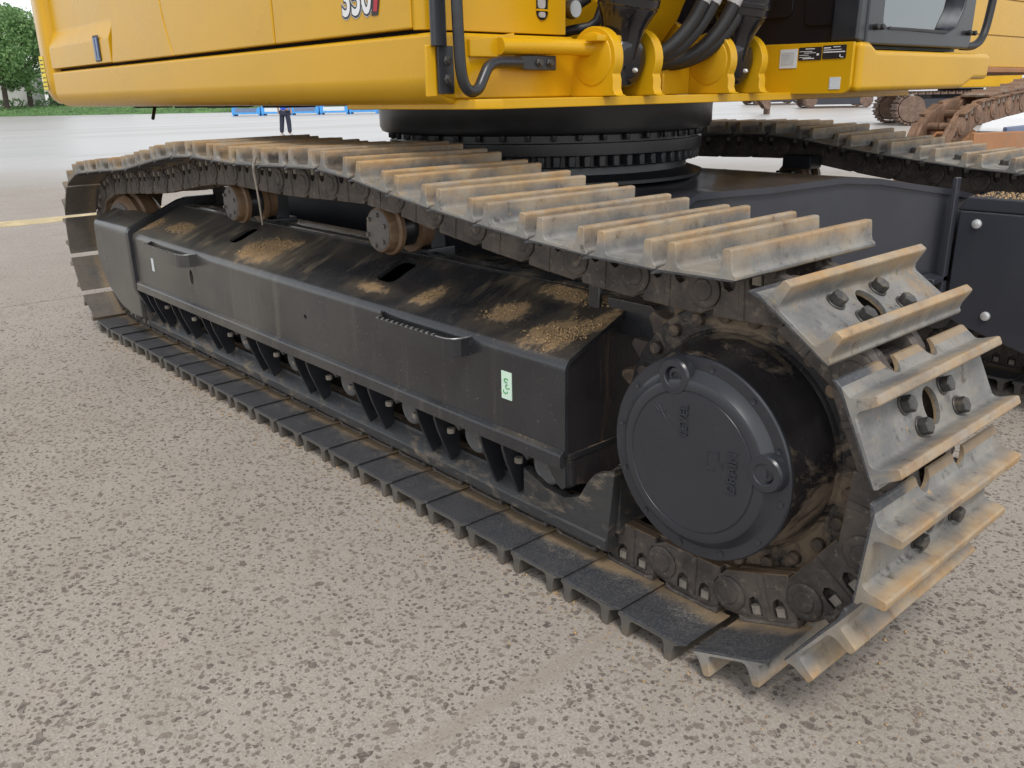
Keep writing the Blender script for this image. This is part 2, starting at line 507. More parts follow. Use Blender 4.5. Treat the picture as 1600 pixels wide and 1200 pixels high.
def mat_stone():
    n = N('aggregate_stone')
    v = n.coord(world=True)
    vo = n.n('TexVoronoi', feature='F1')
    vo.inputs['Scale'].default_value = 26
    n.link(v, vo.inputs['Vector'])
    sx = n.n('SeparateColor')
    n.link(vo.outputs['Color'], sx.inputs[0])
    c = n.mix(sx.outputs[0], (.105, .088, .074), (.235, .197, .165))
    c = n.mix(n.math('MULTIPLY', n.ramp(n.noise(v, 110, 5, .75), .48, .66), .6), c, (.30, .25, .21))
    return n.out(c, .75, 0, n.bump(n.noise(v, 140, 4), .4, .003))


M['stone'] = mat_stone()


# ------------------------------------------------------------------ geometry helpers
def tag(o, label=None, cat=None, group=None, kind=None):
    if label: o['label'] = label
    if cat: o['category'] = cat
    if group: o['group'] = group
    if kind: o['kind'] = kind
    return o


def empty(name, loc=(0, 0, 0), rz=0):
    o = bpy.data.objects.new(name, None)
    COL.objects.link(o)
    o.location = loc
    o.rotation_euler = (0, 0, rz)
    o.empty_display_size = .1
    return o


def link_mesh(name, me, mats=None, par=None, mw=None):
    o = bpy.data.objects.new(name, me)
    COL.objects.link(o)
    if mats is not None and not me.materials:
        for m in (mats if isinstance(mats, (list, tuple)) else [mats]):
            me.materials.append(M[m])
    if par is not None:
        o.parent = par
    if mw is not None:
        o.matrix_local = mw
    return o


class B:
    def __init__(s):
        s.bm = bmesh.new()

    def face(s, vs, mi=0):
        try:
            f = s.bm.faces.new(vs)
            f.material_index = mi
            return f
        except ValueError:
            return None

    def box(s, x0, x1, y0, y1, z0, z1, mi=0, mw=None):
        v = [s.bm.verts.new(p) for p in ((x0, y0, z0), (x1, y0, z0), (x1, y1, z0), (x0, y1, z0),
                                         (x0, y0, z1), (x1, y0, z1), (x1, y1, z1), (x0, y1, z1))]
        for q in ((0, 3, 2, 1), (4, 5, 6, 7), (0, 1, 5, 4), (1, 2, 6, 5), (2, 3, 7, 6), (3, 0, 4, 7)):
            s.face([v[i] for i in q], mi)
        if mw is not None:
            for q in v:
                q.co = mw @ q.co
        return s

    def prism(s, poly, axis, a0, a1, mi=0, mw=None):
        def P(p, a):
            return {'X': (a, p[0], p[1]), 'Y': (p[0], a, p[1]), 'Z': (p[0], p[1], a)}[axis]
        va = [s.bm.verts.new(P(p, a0)) for p in poly]
        vb = [s.bm.verts.new(P(p, a1)) for p in poly]
        k = len(poly)
        s.face(va, mi)
        s.face(vb[::-1], mi)
        for i in range(k):
            s.face([va[i], vb[i], vb[(i + 1) % k], va[(i + 1) % k]], mi)
        if mw is not None:
            for q in va + vb:
                q.co = mw @ q.co
        return s

    def lathe(s, prof, center=(0, 0, 0), axis='Y', n=32, mi=0, mw=None):
        cx, cy, cz = center
        rings, allv = [], []
        for a, r in prof:
            ring = []
            for i in range(n):
                t = 2 * PI * i / n
                c, d = r * math.cos(t), r * math.sin(t)
                p = {'X': (cx + a, cy + c, cz + d), 'Y': (cx + c, cy + a, cz + d), 'Z': (cx + c, cy + d, cz + a)}[axis]
                ring.append(s.bm.verts.new(p))
            rings.append(ring)
            allv += ring
        for k in range(len(rings) - 1):
            for i in range(n):
                s.face([rings[k][i], rings[k][(i + 1) % n], rings[k + 1][(i + 1) % n], rings[k + 1][i]], mi)
        s.face(rings[0], mi)
        s.face(rings[-1][::-1], mi)
        if mw is not None:
            for q in allv:
                q.co = mw @ q.co
        return s

    def tube(s, pts, r, n=10, mi=0, smooth=3):
        pts = [Vector(p) for p in pts]
        if smooth:
            pts = catmull(pts, smooth)
        rings = []
        up = Vector((0, 0, 1))
        prev = None
        for i, p in enumerate(pts):
            d = (pts[min(i + 1, len(pts) - 1)] - pts[max(i - 1, 0)]).normalized()
            if prev is None:
                a = d.orthogonal().normalized()
            else:
                a = (prev - d * prev.dot(d)).normalized()
            prev = a
            b = d.cross(a)
            rr = r[i * (len(r) - 1) // max(1, len(pts) - 1)] if isinstance(r, (list, tuple)) else r
            rings.append([s.bm.verts.new(p + a * rr * math.cos(2 * PI * k / n) + b * rr * math.sin(2 * PI * k / n)) for k in range(n)])
        for k in range(len(rings) - 1):
            for i in range(n):
                s.face([rings[k][i], rings[k][(i + 1) % n], rings[k + 1][(i + 1) % n], rings[k + 1][i]], mi)
        s.face(rings[0][::-1], mi)
        s.face(rings[-1], mi)
        return s

    def mesh(s, name, bev=0, seg=2, sharp=38):
        bm = s.bm
        bmesh.ops.recalc_face_normals(bm, faces=bm.faces[:])
        if bev:
            ed = [e for e in bm.edges if len(e.link_faces) == 2 and e.calc_face_angle(0) > R(28)]
            bmesh.ops.bevel(bm, geom=ed, offset=bev, offset_type='OFFSET', segments=seg, profile=.5, affect='EDGES', clamp_overlap=True)
        me = bpy.data.meshes.new(name)
        bm.to_mesh(me)
        bm.free()
        me.shade_smooth()
        me.set_sharp_from_angle(angle=R(sharp))
        if bev:
            me = weighted(me)
        return me

    def out(s, name, mats, par=None, bev=0, seg=2, sharp=38, mw=None):
        return link_mesh(name, s.mesh(name, bev, seg, sharp), mats, par, mw)


def weighted(me, sharp=38):
    """flat faces keep flat shading beside their rounded edges"""
    a = bpy.data.objects.new('a', me)
    TMP.collection.objects.link(a)
    md = a.modifiers.new('w', 'WEIGHTED_NORMAL')
    md.keep_sharp = True
    md.weight = 100
    TMP.view_layers[0].update()
    dg = TMP.view_layers[0].depsgraph
    out = bpy.data.meshes.new_from_object(a.evaluated_get(dg), preserve_all_data_layers=True, depsgraph=dg)
    name = me.name
    bpy.data.objects.remove(a)
    bpy.data.meshes.remove(me)
    out.name = name
    return out


TMP = bpy.data.scenes.new('bake')


def catmull(pts, k):
    out = []
    for i in range(len(pts) - 1):
        p0, p1, p2, p3 = pts[max(i - 1, 0)], pts[i], pts[i + 1], pts[min(i + 2, len(pts) - 1)]
        for j in range(k):
            t = j / k
            out.append(.5 * ((2 * p1) + (p2 - p0) * t + (2 * p0 - 5 * p1 + 4 * p2 - p3) * t * t + (3 * p1 - p0 - 3 * p2 + p3) * t ** 3))
    out.append(pts[-1])
    return out


def rrect(x0, x1, y0, y1, r, n=4):
    out = []
    for cx, cy, a in ((x1 - r, y1 - r, 0), (x0 + r, y1 - r, 90), (x0 + r, y0 + r, 180), (x1 - r, y0 + r, 270)):
        for i in range(n + 1):
            t = R(a + 90 * i / n)
            out.append((cx + r * math.cos(t), cy + r * math.sin(t)))
    return out


def ellipse(cx, cy, a, b, n=16, rot=0):
    out = []
    for i in range(n):
        t = 2 * PI * i / n
        x, y = a * math.cos(t), b * math.sin(t)
        out.append((cx + x * math.cos(rot) - y * math.sin(rot), cy + x * math.sin(rot) + y * math.cos(rot)))
    return out


def cut(me, cutter):
    """boolean difference of two meshes, baked"""
    a = bpy.data.objects.new('a', me)
    b = bpy.data.objects.new('b', cutter)
    COL.objects.link(a)
    COL.objects.link(b)
    md = a.modifiers.new('m', 'BOOLEAN')
    md.operation = 'DIFFERENCE'
    md.solver = 'EXACT'
    md.object = b
    dg = bpy.context.evaluated_depsgraph_get()
    out = bpy.data.meshes.new_from_object(a.evaluated_get(dg))
    bpy.data.objects.remove(a)
    bpy.data.objects.remove(b)
    bpy.data.meshes.remove(cutter)
    out.shade_smooth()
    out.set_sharp_from_angle(angle=R(36))
    return weighted(out)


def text_mesh(txt, size, depth, off=0.0, sx=1.0):
    cu = bpy.data.curves.new('t', 'FONT')
    cu.body = txt
    cu.size = size
    cu.extrude = depth
    cu.offset = off
    cu.align_x = 'CENTER'
    cu.align_y = 'CENTER'
    cu.resolution_u = 4
    o = bpy.data.objects.new('t', cu)
    me = bpy.data.meshes.new_from_object(o)
    bpy.data.objects.remove(o)
    bpy.data.curves.remove(cu)
    for v in me.vertices:
        v.co.x *= sx
    return me


def frame_m(origin, ux, uy):
    ux, uy = Vector(ux).normalized(), Vector(uy).normalized()
    uz = ux.cross(uy)
    m = Matrix.Identity(4)
    for i in range(3):
        m[i][0], m[i][1], m[i][2], m[i][3] = ux[i], uy[i], uz[i], origin[i]
    return m


# ================================================================== THE SETTING
def build_ground():
    bm = bmesh.new()
    bmesh.ops.create_grid(bm, x_segments=8, y_segments=8, size=400)
    me = bpy.data.meshes.new('ground')
    bm.to_mesh(me)
    bm.free()
    o = link_mesh('ground', me, 'ground')
    tag(o, kind='structure')
    # yellow line
    b = B()
    b.box(-10.95, -10.42, -14, 6.0, .0005, .004)
    o = b.out('lane_marking', 'line')
    o.rotation_euler = (0, 0, 0)
    tag(o, kind='structure')
    # flush aggregate stones worn proud of the concrete, thinning out with distance
    pts = []
    cam_xy = np.array((1.07, -1.50))
    f2 = np.array((-.751, .660))
    tries = rng.uniform((-7.5, -4.5), (2.8, 3.2), (210000, 2))
    d = tries - cam_xy
    depth = d @ f2
    lat = d @ np.array((.660, .751))
    dist = np.hypot(d[:, 0], d[:, 1])
    ok = (depth > .3) & (np.abs(lat) < depth * .78 + .5)
    prob = np.clip((7.5 - dist) / 4.0, 0, 1) * .85
    # patchy density
    ph = np.sin(tries[:, 0] * 2.1 + np.sin(tries[:, 1] * 1.7) * 1.3) * np.sin(tries[:, 1] * 2.6 + 1.1 * np.sin(tries[:, 0] * 1.3))
    prob *= .78 + .30 * ph
    prob *= np.clip((np.abs(tries[:, 0] + .235) - .012) / .035, 0, 1)
    tries = tries[ok & (rng.random(len(tries)) < prob)]
    # no overlaps: coarse grid rejection
    seen = {}
    V, F = [], []
    for x, y in tries:
        r = min(.018, .0040 + rng.gamma(1.6, .0026))
        key = (int(x // .0225), int(y // .0225))
        if any(k in seen for k in ((key[0], key[1]), (key[0] + 1, key[1]), (key[0], key[1] + 1)) if r > .012) or key in seen:
            continue
        seen[key] = 1
        k = int(rng.integers(5, 8))
        a0, el = rng.uniform(0, 6.28), rng.uniform(.5, .95)
        th = rng.uniform(0, 3.14)
        an = a0 + 2 * np.pi * (np.arange(k) + rng.uniform(-.28, .28, k)) / k
        rr = r * rng.uniform(.72, 1.2, k)
        px, py = rr * np.cos(an), rr * np.sin(an) * el
        X = x + px * np.cos(th) - py * np.sin(th)
        Y = y + px * np.sin(th) + py * np.cos(th)
        h = rng.uniform(.0008, .0022)
        i0 = len(V)
        for j in range(k):
            V.append((X[j], Y[j], -.002))
        for j in range(k):
            V.append((x + (X[j] - x) * .86, y + (Y[j] - y) * .86, h))
        for j in range(k):
            F.append((i0 + j, i0 + (j + 1) % k, i0 + k + (j + 1) % k, i0 + k + j))
        F.append(tuple(range(i0 + k, i0 + 2 * k)))
    me = bpy.data.meshes.new('aggregate_stones')
    me.from_pydata(V, [], F)
    o = link_mesh('aggregate_stones', me, 'stone')
    tag(o, kind='stuff')

    V, F = [], []
    for _ in range(2600):
        x, y = rng.uniform(-4.3, .7), -abs(rng.normal(0, .07)) + .03
        if x > .1: y = rng.uniform(-.15, .6)
        r = rng.uniform(.0008, .0030) * (1 if rng.random() < .95 else 2.2)
        i0 = len(V)
        e = rng.uniform(.6, 1.3, 6) * r
        for k, (dx, dy, dz) in enumerate(((1, 0, 0), (-1, 0, 0), (0, 1, 0), (0, -1, 0), (0, 0, 1), (0, 0, -.6))):
            V.append((x + dx * e[k], y + dy * e[k], r * .4 + dz * e[k]))
        for t in ((0, 2, 4), (2, 1, 4), (1, 3, 4), (3, 0, 4), (2, 0, 5), (1, 2, 5), (3, 1, 5), (0, 3, 5)):
            F.append(tuple(i0 + q for q in t))
    me = bpy.data.meshes.new('dirt_crumbs')
    me.from_pydata(V, [], F)
    tag(link_mesh('dirt_crumbs', me, 'dirt'), kind='stuff')


build_ground()

# ================================================================== THE EXCAVATOR
EX = empty('excavator', (0, 0, GZ))
tag(EX, 'yellow crawler excavator with black track frames filling the picture', 'excavator')
CX, CZ = -.07, .517                       # sprocket axis
RP = .4146                                # pin circle of the sprocket
IX, IZ, IR = -4.42, .505, .385            # idler axis and pin circle
TOP = [(-4.42, IZ + IR), (-4.22, .908), (-4.01, .925), (-3.80, .938), (-3.59, .955), (-3.38, .985), (-3.17, 1.015), (-2.956, 1.040), (-2.74, 1.050),
       (-2.524, 1.045), (-2.308, 1.040), (-2.092, 1.042), (-1.876, 1.048), (-1.66, 1.052), (-1.445, 1.033),
       (-1.23, 1.000), (-1.015, .972), (-.80, .948), (-.588, .926), (-.371, .911), (-.155, .904)]


def pin_path():
    spr = [(CX + RP * math.cos(R(70.3 - 30.2 * k)), CZ + RP * math.sin(R(70.3 - 30.2 * k))) for k in range(5)] + [(-.018, .123)]
    rest = [Vector((spr[-1][0], spr[-1][1], 0)), Vector((-.16, .122, 0)), Vector((-.5, .125, 0))]
    rest += [Vector((-.9 - i * .4, .125, 0)) for i in range(9)]
    for k in range(13):
        a = R(-92 - k * 14)
        rest.append(Vector((IX + IR * math.cos(a), IZ + IR * math.sin(a), 0)))
    rest += [Vector((x, z, 0)) for x, z in TOP]
    rest.append(Vector((spr[0][0], spr[0][1], 0)))
    d = catmull(rest, 12)
    P = np.array([(p.x, p.y) for p in d])
    seg = np.hypot(*np.diff(P, axis=0).T)
    s = np.concatenate([[0], np.cumsum(seg)])
    n = round(s[-1] / .216)
    t = np.linspace(0, s[-1], n + 1)[1:-1]
    mid = np.stack([np.interp(t, s, P[:, 0]), np.interp(t, s, P[:, 1])], -1)
    return spr + [tuple(p) for p in mid]      # travelling: sprocket down, bottom rearwards, idler, top forwards


PINS = pin_path()

SHOE_POLY = [(-.122, .060), (-.119, .068), (-.090, .082), (-.0815, .087), (-.0775, .100), (-.0745, .135), (-.0715, .139), (-.0555, .139), (-.0525, .135),
             (-.0495, .098), (-.0450, .088), (-.0380, .084), (.0540, .084), (.0610, .088), (.0655, .098), (.0685, .135), (.0715, .139),
             (.0875, .139), (.0905, .135), (.0935, .100), (.0970, .088), (.105, .083), (.105, .074), (.099, .070), (-.086, .069)]


def shoe_mesh(name, mats):
    b = B()
    b.prism(SHOE_POLY, 'Y', 0, .6)
    me = b.mesh(name, .0028, 2)
    c = B()
    c.prism(ellipse(.009, .300, .042, .034, 22), 'Z', .03, .11)
    for s in (-1, 1):
        c.prism(ellipse(-.124, .300 + s * .088, .040, .030, 16), 'Z', .03, .12)
    me = cut(me, c.mesh('c'))
    me.name = name
    me.materials.clear()
    me.materials.append(M[mats])
    return me


ME_SHOE = shoe_mesh('track_shoe', 'shoe')
ME_SHOE_LOW = ME_SHOE.copy()
ME_SHOE_LOW.materials[0] = M['shoe_low']
ME_SHOE_SHADED = ME_SHOE.copy()
ME_SHOE_SHADED.materials[0] = M['shoe_shaded']
ME_SHOE_REAR = ME_SHOE.copy()
ME_SHOE_REAR.materials[0] = M['shoe_rear']


def bolt_mesh(mat='bolt', k=1.0):
    b = B()
    b.lathe([(0, .023 * k), (.004 * k, .023 * k)], axis='Z', n=16)
    b.lathe([(.003 * k, .0192 * k), (.021 * k, .0192 * k), (.0235 * k, .016 * k)], axis='Z', n=6)
    me = b.mesh('shoe_bolt', .0012, 1)
    me.materials.append(M[mat])
    return me


ME_BOLT = bolt_mesh()
BOLTS = [(-.020, .300 - .112), (-.020, .300 + .072), (.038, .300 - .072), (.038, .300 + .112)]


def link_mesh_geo(name, mat):
    """one side bar of a track link: two overlapping half bars with windows, a boss and a pin"""
    def arc(cx, r, a0, a1, n=8):
        return [(cx + r * math.cos(R(a0 + (a1 - a0) * i / n)), r * math.sin(R(a0 + (a1 - a0) * i / n))) for i in range(n + 1)]
    A = [(-.080, -.063), (.104, -.063)] + arc(.108, .054, -75, 62) + [(.098, .058), (.080, .069), (-.080, .069)]
    Bp = [(-x, z) for x, z in A][::-1]
    a = B()
    a.prism(A, 'Y', 0, .027)
    ma = a.mesh('a', .004, 2)
    c = B()
    for cx in (-.036, .036):
        c.prism([(cx - .019, .052), (cx - .020, .030), (cx - .014, .010), (cx, .002), (cx + .014, .010), (cx + .020, .030), (cx + .019, .052)], 'Y', -.01, .04)
    ma = cut(ma, c.mesh('c'))
    b = B()
    b.prism(Bp, 'Y', .023, .050)
    b.prism([(-.010, -.062), (.010, -.062), (.006, .066), (-.006, .066)], 'Y', -.003, .03)
    # foot pads that seat on the shoe
    b.prism([(-.085, .050), (-.060, .060), (.060, .060), (.085, .050), (.085, .0695), (-.085, .0695)], 'Y', -.012, .02)
    b.lathe([(-.006, .036), (-.006, .047), (.010, .050)], (.108, 0, 0), 'Y', 20)
    b.lathe([(-.009, .024), (-.009, .027), (0, .030)], (.108, 0, 0), 'Y', 20)
    b.lathe([(.04, .024), (.12, .024)], (.108, 0, 0), 'Y', 12)
    for cx in (-.036, .036):
        b.box(cx - .0135, cx + .0135, .001, .024, .026, .053, 1)
    mb = b.mesh('b', .002, 1)
    bm = bmesh.new()
    bm.from_mesh(ma)
    bm.from_mesh(mb)
    me = bpy.data.meshes.new(name)
    bm.to_mesh(me)
    bm.free()
    me.shade_smooth()
    me.set_sharp_from_angle(angle=R(38))
    me.materials.append(M[mat])
    me.materials.append(M['nut'])
    return me


ME_LINK = link_mesh_geo('track_link', 'link')


def lay_track(root, pins, y0, me_shoe, me_link, bolts=True, T=Matrix.Identity(4), links=(0, 1), narrow=None):
    n = len(pins)
    for i in range(n):
        p, q = Vector((pins[i][0], 0, pins[i][1])), Vector((pins[(i + 1) % n][0], 0, pins[(i + 1) % n][1]))
        x = (q - p).normalized()
        mid = (p + q) / 2
        m = T @ Matrix.Translation((0, y0, 0)) @ frame_m(mid, x, (0, 1, 0))
        jit = Matrix.Rotation(random.uniform(-.008, .008), 4, 'X')
        if narrow:
            jit = Matrix.Translation((0, .3 - .3 * narrow, 0)) @ Matrix.Scale(narrow, 4, (0, 1, 0))
        ms = me_shoe
        if me_shoe is ME_SHOE:
            ms = ME_SHOE_LOW if mid.z < .16 else ME_SHOE_REAR if mid.x < -4.45 else ME_SHOE_SHADED if mid.x < -1.35 - .2 * random.random() else ME_SHOE
        if narrow and mid.x < -4.2:
            o = None                                   # plates stripped off round the idler
        else:
            o = link_mesh('track_shoe', ms, None, root, m @ jit)
        if bolts:
            for s, y in BOLTS:
                link_mesh('shoe_bolt', ME_BOLT, None, o, Matrix.Translation((s, y, .084)) @ Matrix.Rotation(random.uniform(0, 1), 4, 'Z'))
        for k in links:
            mk = m @ Matrix.Translation((0, .185, 0)) if k == 0 else m @ Matrix.Translation((0, .415, 0)) @ Matrix.Scale(-1, 4, (0, 1, 0))
            link_mesh('track_link', me_link, None, root, mk)


lay_track(EX, PINS, 0.0, ME_SHOE, ME_LINK)
lay_track(EX, PINS, 2.74, ME_SHOE, ME_LINK)

MIRROR = Matrix.Translation((0, 3.34, 0)) @ Matrix.Scale(-1, 4, (0, 1, 0))


def both(o):
    """the same part, mirrored on the other track"""
    c = o.copy()
    COL.objects.link(c)
    c.parent = o.parent
    c.matrix_local = MIRROR @ o.matrix_local
    for ch in list(o.children):
        d = ch.copy()
        COL.objects.link(d)
        d.parent = c
    return c


# ---- final drive and sprocket
def final_drive():
    b = B()
    teeth = []
    for k in range(24):
        a = R(10.4 + 15 * k)
        for da, r in ((0, .358), (2.6, .364), (4.6, .388), (5.8, .408), (9.2, .408), (10.4, .388), (12.4, .364)):
            teeth.append((CX + r * math.cos(a + R(da)), CZ + r * math.sin(a + R(da))))
    b.prism(teeth, 'Y', .264, .332)
    o = b.out('sprocket', 'sprocket', EX, .008, 2)
    both(o)
    b = B()
    b.lathe([(.102, .252), (.128, .254), (.150, .260), (.180, .270), (.236, .280), (.242, .286), (.246, .289), (.246, .350), (.250, .354), (.30, .354)], (CX, 0, CZ), 'Y', 64)
    b.lathe([(.32, .30), (.34, .26), (.62, .26)], (CX, 0, CZ), 'Y', 40)
    o = b.out('final_drive', 'hub', EX, 0, sharp=30)
    for k in range(24):
        a = R(128 + 15 * k)
        c = B()
        c.lathe([(.228, .013), (.231, .017), (.248, .017)], (CX + .319 * math.cos(a), 0, CZ + .319 * math.sin(a)), 'Y', 12)
        c.out('flange_bolt', 'sprocket', o, .001, 1)
    both(o)
    # cover: rim, hollow ring, raised disc with a fine edge line
    cx, cz = -.07, .512
    b = B()
    b.lathe([(.114, .246), (.097, .257), (.089, .257), (.085, .253), (.085, .226), (.081, .219), (.064, .204), (.061, .197), (.0605, .180),
             (.0625, .1785), (.0625, .1765), (.0600, .175), (.0600, .05)], (cx, 0, cz), 'Y', 96)
    for ang, rr in ((106, .212), (10, .205)):
        px, pz = cx + rr * math.cos(R(ang)), cz + rr * math.sin(R(ang))
        b.lathe([(.095, .050), (.064, .045), (.0585, .041), (.0575, .026), (.0595, .024), (.074, .022), (.078, .010), (.078, .004)], (px, 0, pz), 'Y', 28)
    me = b.mesh('drive_cover', 0, sharp=25)
    o = link_mesh('drive_cover', me, 'cover', EX)
    for ang, rr in ((106, .212), (10, .205)):
        px, pz = cx + rr * math.cos(R(ang)), cz + rr * math.sin(R(ang))
        c = B()
        c.lathe([(.070, .0195), (.066, .0195), (.065, .0175), (.065, .010), (.071, .009)], (px, 0, pz), 'Y', 24)
        c.out('drain_plug', 'cover', o, 0, sharp=30)
    for k in range(12):
        a = R(82 - 30 * k)
        c = B()
        c.lathe([(.0835, .0045), (.0825, .0075), (.089, .0085)], (cx + .238 * math.cos(a), 0, cz + .238 * math.sin(a)), 'Y', 12)
        c.out('cover_bolt', 'cover', o, 0)
    def emboss(txt, x, z, size):
        me = text_mesh(txt, size, .0032, .0004)
        t = link_mesh('embossed_lettering', me, 'cover', o)
        t.matrix_local = frame_m((x, .0595, z), (0, 0, 1), (-1, 0, 0))
    emboss('DRAIN', cx + .122, cz + .012, .034)
    emboss('LEVEL', cx - .020, cz + .104, .031)
    b = B()
    # tap and level symbols
    for p in ([(.050, .048), (.050, .006)], [(.050, .048), (.082, .052), (.082, .030), (.094, .026), (.094, .012)], [(.050, .006), (.072, .004)],
              [(-.105, .108), (-.075, .112)], [(-.098, .124), (-.072, .090)], [(-.108, .118), (-.094, .108)]):
        b.tube([(cx + x, .0595, cz + z) for x, z in p], .0018, 6, smooth=0)
    b.out('embossed_symbol', 'cover', o)
    return o


final_drive()


# ---- track frame
def offset_poly(pts, d):
    out = []
    for i, p in enumerate(pts):
        a = Vector(pts[max(i - 1, 0)])
        c = Vector(pts[min(i + 1, len(pts) - 1)])
        t = (c - a).normalized()
        out.append((p[0] + t.y * d, p[1] - t.x * d))
    return out


def track_frame():
    arc = [(.102 - .042 * math.cos(R(a)), .640 + .042 * math.sin(R(a))) for a in range(0, 71, 7)]
    outer = [(.060, .392)] + arc + [(.34, .790), (.37, .797), (.52, .797), (.56, .74), (.56, .40)]
    inner = offset_poly(outer, .013)
    b = B()
    b.prism(outer + inner[::-1], 'X', -3.83, -.49)
    me = b.mesh('track_frame', 0)
    c = B()
    SL = Matrix.Translation((0, .245, .748)) @ Matrix.Rotation(math.atan2(.115, .26), 4, 'X')
    for x0, x1 in ((-1.605, -1.490), (-2.865, -2.770)):
        c.prism(rrect(x0, x1, -.068, .072, .030), 'Z', -.06, .06, mw=SL)
    for x, z, a, h in ((-3.054, .540, .013, .036), (-1.931, .541, .007, .009), (-1.369, .577, .006, .006), (-1.265, .577, .006, .006),
                       (-3.614, .578, .006, .006), (-3.513, .577, .006, .006)):
        c.prism(ellipse(x, z, a * 1.6, h, 14), 'Y', .03, .09)
    me = cut(me, c.mesh('c'))
    me.name = 'track_frame'
    me.materials.clear()
    o = link_mesh('track_frame', me, 'frame', EX)
    # lower flange, with its rolled lip
    b = B()
    b.prism([(.0605, .412), (.047, .404), (.043, .398), (.042, .360), (.0605, .360)], 'X', -3.828, -.492)
    b.prism([(.0605, .392), (.0605, .372), (.30, .372), (.30, .392)], 'X', -3.825, -.495)
    b.out('lower_flange', 'frame', o, .003, 2)
    # end plate and its foot
    b = B()
    b.prism([(.074, .40), (.105, .292), (.20, .27), (.45, .33), (.50, .45), (.50, .78), (.37, .782), (.095, .668), (.074, .64)], 'X', -.512, -.500)
    b.out('end_plate', 'end_plate', o)
    b = B()
    b.prism([(-.585, .371), (-.492, .371), (-.490, .300), (-.505, .288), (-.530, .300)], 'Y', .062, .098)
    b.out('end_bracket', 'frame', o, .003, 2)
    b = B()
    b.prism([(-.56, .80), (-.40, .80), (-.36, .776), (-.36, .72), (-.40, .70), (-.50, .70), (-.56, .72)], 'Y', .30, .47)
    b.out('guide_block', 'frame', o, .004, 2)
    b = B()
    b.prism([(.285, .762), (.285, .852), (.345, .852), (.345, .842), (.298, .842), (.298, .770)], 'X', -.62, -.578)
    b.out('hook_tab', 'frame', o, .002, 1)
    for y, z in ((.352, .7965), (.405, .800)):
        b = B()
        b.tube([(-3.80 + k * .05, y + .0015 * math.sin(k * 2.1), z) for k in range(67)], .0035, 6, smooth=0)
        b.out('weld_bead', 'frame', o)
    # thick border plate at the idler end and the idler guard beyond it
    po = [(.040, .36)] + [(.076 - .036 * math.cos(R(a)), .668 + .036 * math.sin(R(a))) for a in range(0, 70, 11)] + [(.34, .826), (.40, .84), (.56, .84), (.56, .30), (.30, .20), (.10, .22)]
    b = B()
    b.prism(po, 'X', -3.875, -3.830)
    b.out('end_border', 'black_paint', o, .004, 2)
    b = B()
    b.prism([(-4.50, .650), (-3.876, .650), (-3.876, .19), (-4.05, .185), (-4.22, .215), (-4.40, .300), (-4.49, .405), (-4.51, .50)], 'Y', .062, .090)
    b.prism([(.062, .64), (.064, .668), (.074, .690), (.095, .704), (.22, .752), (.22, .740), (.10, .690), (.082, .676), (.078, .64)], 'X', -4.495, -3.876)
    b.out('idler_guard', 'frame', o, .006, 2)
    # inner wall that closes the frame
    b = B()
    b.box(-3.82, -.52, .54, .552, .38, .74)
    b.out('inner_wall', 'black_paint', o)
    # roller guard rail with gussets
    b = B()
    b.prism([(.178, .196), (.172, .196), (.165, .184), (.128, .150), (.124, .145), (.124, .114), (.130, .108), (.182, .106), (.182, .196)], 'X', -3.95, -.392)
    b.prism([(-.740, .108), (-.392, .108), (-.372, .300), (-.365, .372), (-.40, .352), (-.440, .338), (-.470, .300), (-.500, .245), (-.560, .222), (-.64, .225), (-.74, .262)], 'Y', .128, .160)
    b.prism([(.161, .16), (.44, .20), (.44, .395), (.163, .365)], 'X', -.392, -.372)
    b.out('roller_guard', 'guard', o, .003, 2)
    for xc in (-.820, -1.165, -1.568, -2.03, -2.47, -2.96, -3.35, -3.70):
        for dx in (-.053, .053):
            g = B()
            g.prism([(.064, .371), (.066, .335), (.078, .292), (.100, .235), (.130, .165), (.166, .180), (.175, .371)], 'X', xc + dx - .006, xc + dx + .006)
            g.out('gusset', 'black_paint', o, .002, 1)
    for xc in (-.66, -1.0, -1.37, -1.80, -2.25, -2.72, -3.15, -3.52):
        g = B()
        g.lathe([(.150, .006), (.154, .010), (.154, .044), (.148, .050), (.154, .060), (.20, .060), (.205, .088), (.40, .088), (.405, .07), (.48, .07)], (xc, 0, .282), 'Y', 28)
        g.prism([(xc - .085, .371), (xc - .085, .30), (xc - .06, .235), (xc + .06, .235), (xc + .085, .30), (xc + .085, .371)], 'Y', .172, .20)
        g.prism([(xc - .105, .371), (xc - .095, .300), (xc - .070, .285), (xc - .070, .371)], 'Y', .135, .172)
        g.prism([(xc + .105, .371), (xc + .095, .300), (xc + .070, .285), (xc + .070, .371)], 'Y', .135, .172)
        r = g.out('track_roller', 'roller_dark', EX, .002, 1)
        for dx in (-.085, .085):
            g = B()
            g.lathe([(-.030, .014), (-.012, .014)], (xc + dx, .115, .310), 'Z', 6)
            g.out('roller_bolt', 'nut', r, .001, 1)
        both(r)
    both(o)
    return o


FRAME = track_frame()


